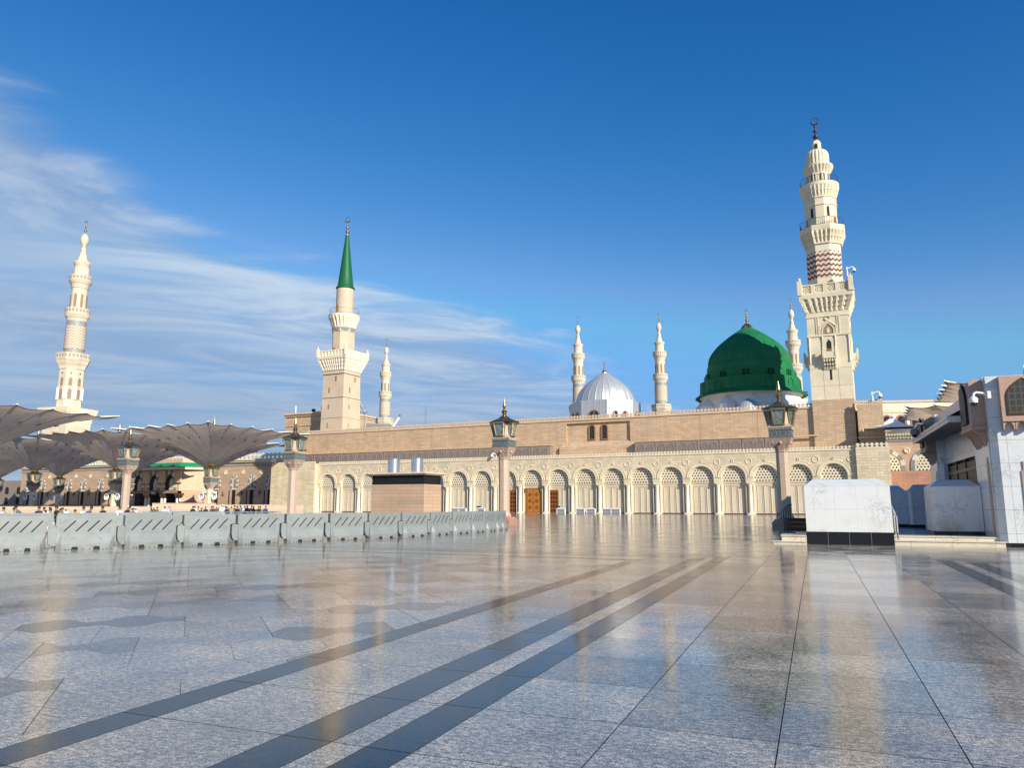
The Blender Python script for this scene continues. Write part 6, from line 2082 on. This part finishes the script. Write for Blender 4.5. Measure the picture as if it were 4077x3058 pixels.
def build_entrance_building():
    t = thing('entrance_building', 'white marble building with pink oriel windows and a dark shaded loggia', 'building', pave(0, 0), PR)
    F = 6.39                                       # plane of the shaded flank
    def pylon(v0, v1, w1):
        m = MB()
        m.slab([(6.62, v0), (w1, v0), (w1, v1), (F, v1), (F, v0 + 0.24)], 0.16, 3.75)
        i = m.vs([(6.62, v0, 3.751), (F, v0 + 0.24, 3.751), (F, v0 + 0.02, 4.35), (F + 0.02, v0, 4.35)])
        m.face((i, i + 3, i + 2, i + 1))
        m.slab([(6.62, v0 + 0.001), (w1, v0 + 0.001), (w1, v1), (F + 0.001, v1), (F + 0.001, v0 + 0.239)], 3.751, 4.349)
        m.slab([(F, v0), (w1, v0), (w1, v1), (F, v1)], 4.35, 6.50)
        m.build('pylon', 'marble_clean', t)
        m = MB(); m.slab([(6.68, v0 - 0.012), (w1, v0 - 0.012), (w1, v1), (F + 0.04, v1), (F + 0.04, v0 + 0.27)], 0, 0.159); m.build('plinth', 'black_granite', t)
        a = v0 + 0.62
        m = MB(); m.box(F - 0.04, F - 0.002, a - 0.30, a + 0.9, 0.34, 4.0); m.build('pilaster', 'marble_clean', t)
        n = MB(); n.arch(0, 0.36, 3.05, 0.20, -0.03, 0.0, 10, 0.9); n.v = [(F - 0.045 + v[1] * 0.5, a + 0.12 - v[0], v[2]) for v in n.v]; n.build('niche', 'pink_granite', t)
        b0, b1 = v0 + 0.42, v0 + 2.75
        m = MB(); m.box(5.90, F - 0.002, b0, b1, 4.60, 6.38); o = m.build('oriel', 'pink_granite', t)
        m = MB(); m.tbox(5.90, F - 0.002, b0, b1, 6.381, 6.54, 0.22, 0.22); m.build('oriel_roof', 'pink_granite', o)
        n = MB(); n.arch(0, 4.78, 5.70, 0.56, -0.10, 0.0, 12, 0.4); n.v = [(5.80 + (v[1] + 0.10), (b0 + b1) / 2 - v[0], v[2]) for v in n.v]; n.build('oriel_window', 'dark_screen', o)
        m = MB(); m.box(5.85, F - 0.002, b0 - 0.05, b1 + 0.05, 4.48, 4.599); m.build('oriel_sill', 'pink_granite', o)
        for k in range(5):
            y = b0 + 0.2 + (b1 - b0 - 0.4) * k / 4
            q = MB()
            pts = [(F - 0.003, 3.82), (F - 0.07, 3.86), (F - 0.15, 4.04), (F - 0.24, 4.25), (F - 0.40, 4.40), (F - 0.47, 4.479), (F - 0.003, 4.479)]
            i = q.vs([(p[0], y - 0.07, p[1]) for p in pts] + [(p[0], y + 0.07, p[1]) for p in pts])
            n_ = len(pts)
            q.face(range(i, i + n_)); q.face(range(i + 2 * n_ - 1, i + n_ - 1, -1))
            for j in range(n_):
                q.face((i + j, i + (j + 1) % n_, i + n_ + (j + 1) % n_, i + n_ + j))
            q.build('corbel', 'pink_granite', o)
    pylon(33.28, 36.6, 12.0)
    pylon(46.6, 49.9, 10.4)
    # front oriel with bronze grille window
    w0, w1, V = 6.78, 9.2, 33.28
    m = MB(); m.box(w0, w1, V - 0.32, V - 0.002, 4.70, 6.44); o = m.build('oriel', 'pink_granite', t)
    c = 7.52
    m = MB(); m.arch(c, 4.98, 5.62, 0.52, V - 0.34, V - 0.31, 16, 0.30); m.build('window', 'bronze_grille', o)
    m = MB(); m.arch_ring(c, 4.98, 5.62, 0.52, 0.565, V - 0.36, V - 0.321, 16, 0.30); m.box(c - 0.565, c + 0.565, V - 0.36, V - 0.321, 4.93, 4.979); m.build('window_frame', 'dark_bronze', o)
    m = MB()
    for k in range(6):
        p = (w1 - w0) / 6
        a, b = w0 + 0.01 + p * k, w0 - 0.01 + p * (k + 1)
        cc = (a + b) / 2
        A = arch_pts(cc, 4.40, 4.50, 0.145, 10, 0.5)
        tp = [(b, 4.40)] + [(b - (b - a) * j / 10, 4.699) for j in range(11)] + [(a, 4.40)]
        for j in range(12):
            m.prism([A[j], tp[j], tp[j + 1], A[j + 1]], V - 0.26, V - 0.003)
    m.build('corbel_arcade', 'pink_granite', o)
    m = MB(); m.box(7.26, 8.9, V - 0.04, V - 0.002, 1.25, 2.85); m.box(7.32, 8.9, V - 0.04, V - 0.002, 2.852, 3.2); m.build('pink_panel', 'pink_granite', t)
    # loggia between the pylons
    va, vb = 36.61, 46.59
    m = MB(); m.box(8.2, 8.5, va, vb, 0.34, 5.5); m.build('back_wall', 'marble_clean', t)
    m = MB(); m.box(F, F + 0.35, va, vb, 5.50, 6.36); m.build('parapet', 'marble_clean', t)
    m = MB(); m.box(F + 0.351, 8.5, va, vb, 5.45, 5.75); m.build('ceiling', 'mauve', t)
    m = MB()
    i = m.vs([(F - 0.01, va, 5.82), (5.50, 36.2, 5.33), (5.50, 48.4, 5.33), (F - 0.01, 48.4, 5.82), (F - 0.01, va, 5.52), (5.50, 36.2, 5.27), (5.50, 48.4, 5.27), (F - 0.01, 48.4, 5.52)])
    for f in ((0, 1, 2, 3), (7, 6, 5, 4), (0, 4, 5, 1), (1, 5, 6, 2), (2, 6, 7, 3), (3, 7, 4, 0)):
        m.face([i + q for q in f])
    o = m.build('eave_roof', 'slate_roof', t)
    m = MB(); m.box(5.42, 5.499, 36.1, 48.5, 5.04, 5.34); m.box(5.38, 5.419, 36.1, 48.5, 5.19, 5.27); m.box(5.499, F - 0.02, 36.05, 36.12, 5.04, 5.30); m.build('fascia', 'marble_clean', o)
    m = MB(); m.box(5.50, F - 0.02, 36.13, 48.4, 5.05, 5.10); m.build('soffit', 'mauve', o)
    for k in range(4):
        y0 = va + 0.1 + 2.45 * k
        m = MB(); m.box(6.85, 6.95, y0, y0 + 2.32, 0.35, 3.60); q = m.build('screen', 'dark_screen', t)
        b = MB(); b.box(6.80, 6.849, y0, y0 + 2.32, 3.15, 3.30); b.build('screen_rail', 'dark_bronze', q)
        b = MB(); b.box(6.80, 6.98, y0 + 2.34, y0 + 2.43, 0.35, 3.75); b.build('screen_post', 'dark_bronze', t)
    m = MB(); m.box(6.8, 7.4, va, vb, 3.76, 5.4); m.build('beam', 'marble_clean', t)
    return t


build_entrance_building()


def cctv(lab, loc, rz, scale=1.0, pole=0.0, mat='white_plastic'):
    t = thing('surveillance_camera', lab, 'camera', loc, rz, 'surveillance cameras')
    t.scale = (scale,) * 3
    m = MB(); m.box(0.30, 0.42, -0.14, 0.14, 0.0, 0.30)
    if pole: m.tube([(0.36, 0, -pole), (0.36, 0, 0.3)], 0.06, 8)
    m.build('bracket', mat, t)
    m = MB(); m.tube([(0.32, 0, 0.17), (0.12, 0, 0.24), (-0.06, 0, 0.28), (-0.16, 0, 0.24), (-0.19, 0, 0.10)], 0.05, 8); m.build('arm', mat, t, 60)
    m = MB(); m.loft([(-0.14, 0.15), (-0.08, 0.165), (0.02, 0.165), (0.10, 0.10), (0.12, 0.04)], 20, -0.19, 0); m.build('housing', mat, t, 40)
    m = MB(); m.loft([(-0.27, 0.03), (-0.24, 0.09), (-0.19, 0.125), (-0.14, 0.135)], 20, -0.19, 0); m.build('lens_dome', 'dark_glass', t, 50)
    return t


cctv('white dome surveillance camera on the near corner of the marble building', pave(6.10, 33.16, 5.62), PR, 0.95)
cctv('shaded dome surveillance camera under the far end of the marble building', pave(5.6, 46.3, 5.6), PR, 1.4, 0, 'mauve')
cctv('white surveillance camera on a short post over the right hall corner', mosque(47.0, 6.2, 18.1), -TH + R(180), 1.9, 0.45)
cctv('white surveillance camera on the left end of the arcade parapet', mosque(-68.6, -0.6, 10.6), -TH, 1.5, 0.3)
cctv('white surveillance camera on the arcade parapet above the lamp post', mosque(-16.2, 0.1, 10.3), -TH + R(60), 1.6, 0.3)
cctv('small camera on the right corner of the big minaret balcony', mosque(40.64 + 4.1, 11 - 4.1, 38.6), -TH + R(180), 1.8, 0.5)


# ---------------------------------------------------------------- background on the right
def build_east_wing():
    t = thing('east_wing', 'pink building wing with grey and cream striped arches beside the corner tower', 'building', mosque(0, 3), -TH)
    a, b = 47.62, 90
    m = MB(); m.box(a, b, 0, 25, 6.36, 11.2); m.build('wall', 'pink_long', t)
    m = MB(); m.box(a, b, -0.1, 25, -0.5, 6.35); m.build('lower_wall', 'red_brick', t)
    m = MB(); m.box(a, b, -0.08, 0.0, 10.65, 11.05); m.build('grey_course', 'stripe_grey', t)
    m = MB(); m.box(a, b, -0.25, 24, 11.202, 11.42); m.box(a, b, -0.34, 24, 11.422, 11.88); m.box(a, b, -0.6, 24, 11.882, 12.12); m.box(a, b, -0.8, 24, 12.122, 12.44); m.build('cornice', 'cream_plain', t)
    m = MB(); battlement(m, a, b, -0.56, -0.35, 11.86, 0.36, -0.36, 0.02); m.build('dentil_course', 'cream_plain', t, weld=True)
    m = MB(); battlement(m, a, b, -0.22, -0.1, 11.2, 0.45, -0.14, 0.02); m.build('dentil_course', 'cream_plain', t, weld=True)
    for c in (47.65, 52.9, 58.15, 63.4):
        striped_arch(t, c, 7.15, 1.75, 2.28, -0.003, 9, 0.12, 6.36)
        q = MB(); q.arch(c, 6.36, 7.15, 1.75, -0.03, 0.0, 18, 0.12); o = q.build('recess', 'cream_plain', t)
        q = MB(); q.arch(c, 6.38, 7.15, 1.48, -0.06, -0.031, 18, 0.12); q.build('lattice', 'lattice', o)
        q = MB(); q.loft([(0, 0.42), (0.12, 0.42), (0.17, 0.30), (0.09, 0.28), (0.1, 0.05)], 20); q.v = [(c + 2.64 + v[0], -v[2], 9.32 + v[1]) for v in q.v]; q.build('roundel', 'cream_plain', t, 40)
    # white tent on the roof
    t = thing('roof_tent', 'white peaked tent on the roof of the right wing', 'tent', mosque(48.7, 8.5, 12.5), -TH)
    m = MB()
    N, L = 32, 10
    for i in range(L + 1):
        q = i / L
        for k in range(N):
            th = 2 * math.pi * k / N
            s = 4.4 / max(abs(math.cos(th)), abs(math.sin(th)))
            s *= 1 - 0.10 * abs(math.sin(2 * th))
            r = 0.3 + (s - 0.3) * q
            m.v.append((r * math.cos(th), r * math.sin(th), 0.40 + 1.75 * (1 - q) ** 1.8))
    for i in range(L):
        for k in range(N):
            j = (k + 1) % N
            m.face((i * N + k, i * N + j, (i + 1) * N + j, (i + 1) * N + k))
    m.build('canopy', 'tent', t, 40)
    m = MB(); m.loft([(2.05, 0.42), (2.3, 0.25), (2.45, 0.05), (2.8, 0.03)], 16); m.build('peak_cap', 'galv', t)
    for sx in (-1, 1):
        for sy in (-1, 1):
            m = MB(); m.tube([(sx * 4.0, sy * 4.0, -0.05), (sx * 4.0, sy * 4.0, 0.5)], 0.06, 6); m.build('pole', 'white_plastic', t)
    m = MB(); m.box(-2.5, 9, 1.0, 3.0, -0.05, 0.5); m.build('dark_screen', 'mauve', t)
    # far hotel-like building carrying white Arabic lettering
    t = thing('lettered_building', 'far beige building with white Arabic lettering and brown arched windows', 'building', (0, 230, 0), R(-6))
    m = MB(); m.box(98, 170, 0, 20, 0, 31.4); m.build('wall', 'cream_plain', t)
    m = MB(); m.box(97.8, 170, -0.3, 20, 31.402, 32.0); m.box(97.9, 170, -0.15, -0.002, 28.2, 28.6); m.build('cornice', 'pink_plain', t)
    for k in range(12):
        x = 99.5 + 4.0 * k
        q = MB(); q.arch(x, 24.3, 26.3, 1.0, -0.12, 0.0, 10); o = q.build('window', 'dark_glass', t)
        q = MB(); q.arch_ring(x, 24.3, 26.3, 1.0, 1.45, -0.2, 0.0, 10); q.build('window_frame', 'wood_frame', o)
        q = MB(); q.box(x + 1.65, x + 2.35, -0.14, 0.0, 23.5, 28.0); q.build('pilaster', 'white_paint', t)
    try:
        cu = bpy.data.curves.new('t', 'FONT')
        cu.body = ''.join(reversed('\uFEA9\uFE8D\uFEAD \uFE8D\uFEDF\uFE98'))
        cu.size = 2.6; cu.extrude = 0.06
        to = bpy.data.objects.new('t', cu); COL.objects.link(to)
        dg = bpy.context.evaluated_depsgraph_get()
        me = bpy.data.meshes.new_from_object(to.evaluated_get(dg))
        bpy.data.objects.remove(to); bpy.data.curves.remove(cu)
        me.name = 'lettering'
        me.transform(Matrix.Rotation(R(90), 4, 'X'))
        x0 = min(v.co.x for v in me.vertices); x1 = max(v.co.x for v in me.vertices)
        for v in me.vertices:
            v.co.x = 102.2 + (v.co.x - x0) * 5.0 / (x1 - x0); v.co.y -= 0.1; v.co.z += 29.2
        me.materials.clear(); me.materials.append(M['sign_white'])
        lo = bpy.data.objects.new('lettering', me); COL.objects.link(lo); lo.parent = t
        print('LETTERING verts', len(me.vertices))
    except Exception as e:
        print('LETTERING failed', e)


build_east_wing()


# ---------------------------------------------------------------- things on the roofs
def build_roof_things():
    t = thing('roof_plant_box', 'dark grey plant box on the hall roof behind the green coned minaret', 'box', (0, 175, 0))
    m = MB(); m.box(-34.6, -29.2, 0, 4, 15.0, 20.5); m.build('casing', 'galv', t)
    m = MB(); m.box(-34.3, -29.5, -0.05, -0.002, 18.2, 20.2); m.build('louver', 'mauve', t)
    m = MB(); m.box(-38.0, -34.62, 0.5, 4, 15.0, 19.6); m.build('side_casing', 'galv', t)
    t = thing('roof_stair', 'steel ladder stair leaning on the right side of the green coned minaret', 'ladder', (0, 170, 0))
    m = MB()
    for dx in (-0.35, 0.35):
        m.tube([(-36.3 + dx, 0, 26.6), (-34.3 + dx, 0, 22.6)], 0.09, 5)
    for k in range(9):
        q = k / 8
        m.tube([(-36.65 + 2.0 * q, 0, 26.6 - 4 * q), (-35.95 + 2.0 * q, 0, 26.6 - 4 * q)], 0.07, 4)
    m.build('ladder', 'galv', t)
    m = MB(); m.box(-36.6, -33.3, -0.6, 0.6, 22.5, 22.7); m.tube([(-36.4, -0.5, 23.6), (-33.4, -0.5, 23.6)], 0.05, 4); m.build('platform', 'galv', t)
    for x in (-36.1, -35.2, -34.0):
        m = MB(); m.tube([(x, 0, 16), (x, 0, 22.5)], 0.12, 6); m.build('post', 'galv', t)
    t = thing('crane_jib', 'white crane jib poking up beside the small far minaret', 'crane', (0, 175, 0))
    m = MB(); m.tube([(-29.3, 0, 18.0), (-26.6, 0, 22.3)], 0.28, 4); m.build('jib', 'white_plastic', t)
    m = MB(); m.tube([(-26.75, 0, 22.0), (-26.45, 0, 22.6)], 0.33, 4); m.build('jib_head', 'galv', t)
    t = thing('lattice_mast', 'thin grey lattice mast standing alone above the hall parapet', 'mast', (-20.5, 175, 15))
    m = MB()
    for sx in (-1, 1):
        m.tube([(sx * 0.16, 0, 0), (sx * 0.16, 0, 9.6)], 0.05, 4)
    for k in range(16):
        m.tube([(-0.16, 0, 0.6 * k), (0.16, 0, 0.6 * k + 0.6)], 0.035, 4)
    m.build('mast', 'galv', t)
    for s, lab in ((-76.5, 'thin white antenna on the left corner block'),):
        t = thing('roof_antenna', lab, 'antenna', mosque(s, 14, 22.75), -TH)
        m = MB(); m.loft([(0, 0.14), (1.2, 0.12), (1.25, 0.2), (1.9, 0.05)], 10); m.build('mast', 'white_plastic', t)
    for s, k, lab in ((-71.2, 1.0, 'small black floodlight on the left corner block'), (-68.0, 1.7, 'larger black floodlight beside the green coned minaret')):
        t = thing('floodlight', lab, 'floodlight', mosque(s, 14.2, 22.75), -TH + R(20), 'roof floodlights')
        t.scale = (k, k, k)
        m = MB(); m.box(-0.05, 0.05, -0.05, 0.05, 0, 0.3); m.build('stand', 'rail_iron', t)
        m = MB(); i = m.vs([(-0.4, -0.3, 0.30), (0.4, -0.3, 0.30), (0.4, 0.1, 0.2), (-0.4, 0.1, 0.2), (-0.4, -0.15, 0.85), (0.4, -0.15, 0.85), (0.4, 0.15, 0.8), (-0.4, 0.15, 0.8)])
        for f in ((0, 3, 2, 1), (4, 5, 6, 7), (0, 1, 5, 4), (1, 2, 6, 5), (2, 3, 7, 6), (3, 0, 4, 7)):
            m.face([i + q for q in f])
        m.build('head', 'rail_iron', t)
    t = thing('far_building', 'dim grey building with dark windows under the canopies at the far left', 'building', (-190, 262, 0), R(-20))
    m = MB(); m.box(-40, 32, 0, 15, -2, 9.5); m.build('wall', 'mauve', t)
    m = MB(); m.box(0, 14, -2, 0, 7, 14.5); m.build('white_block', 'white_paint', t)
    for k in range(12):
        for z in (1.5, 5.0):
            q = MB(); q.arch(-36 + 5.5 * k, z, z + 1.6, 0.8, -0.1, 0.0, 8); q.build('window', 'door_shadow', t)


build_roof_things()
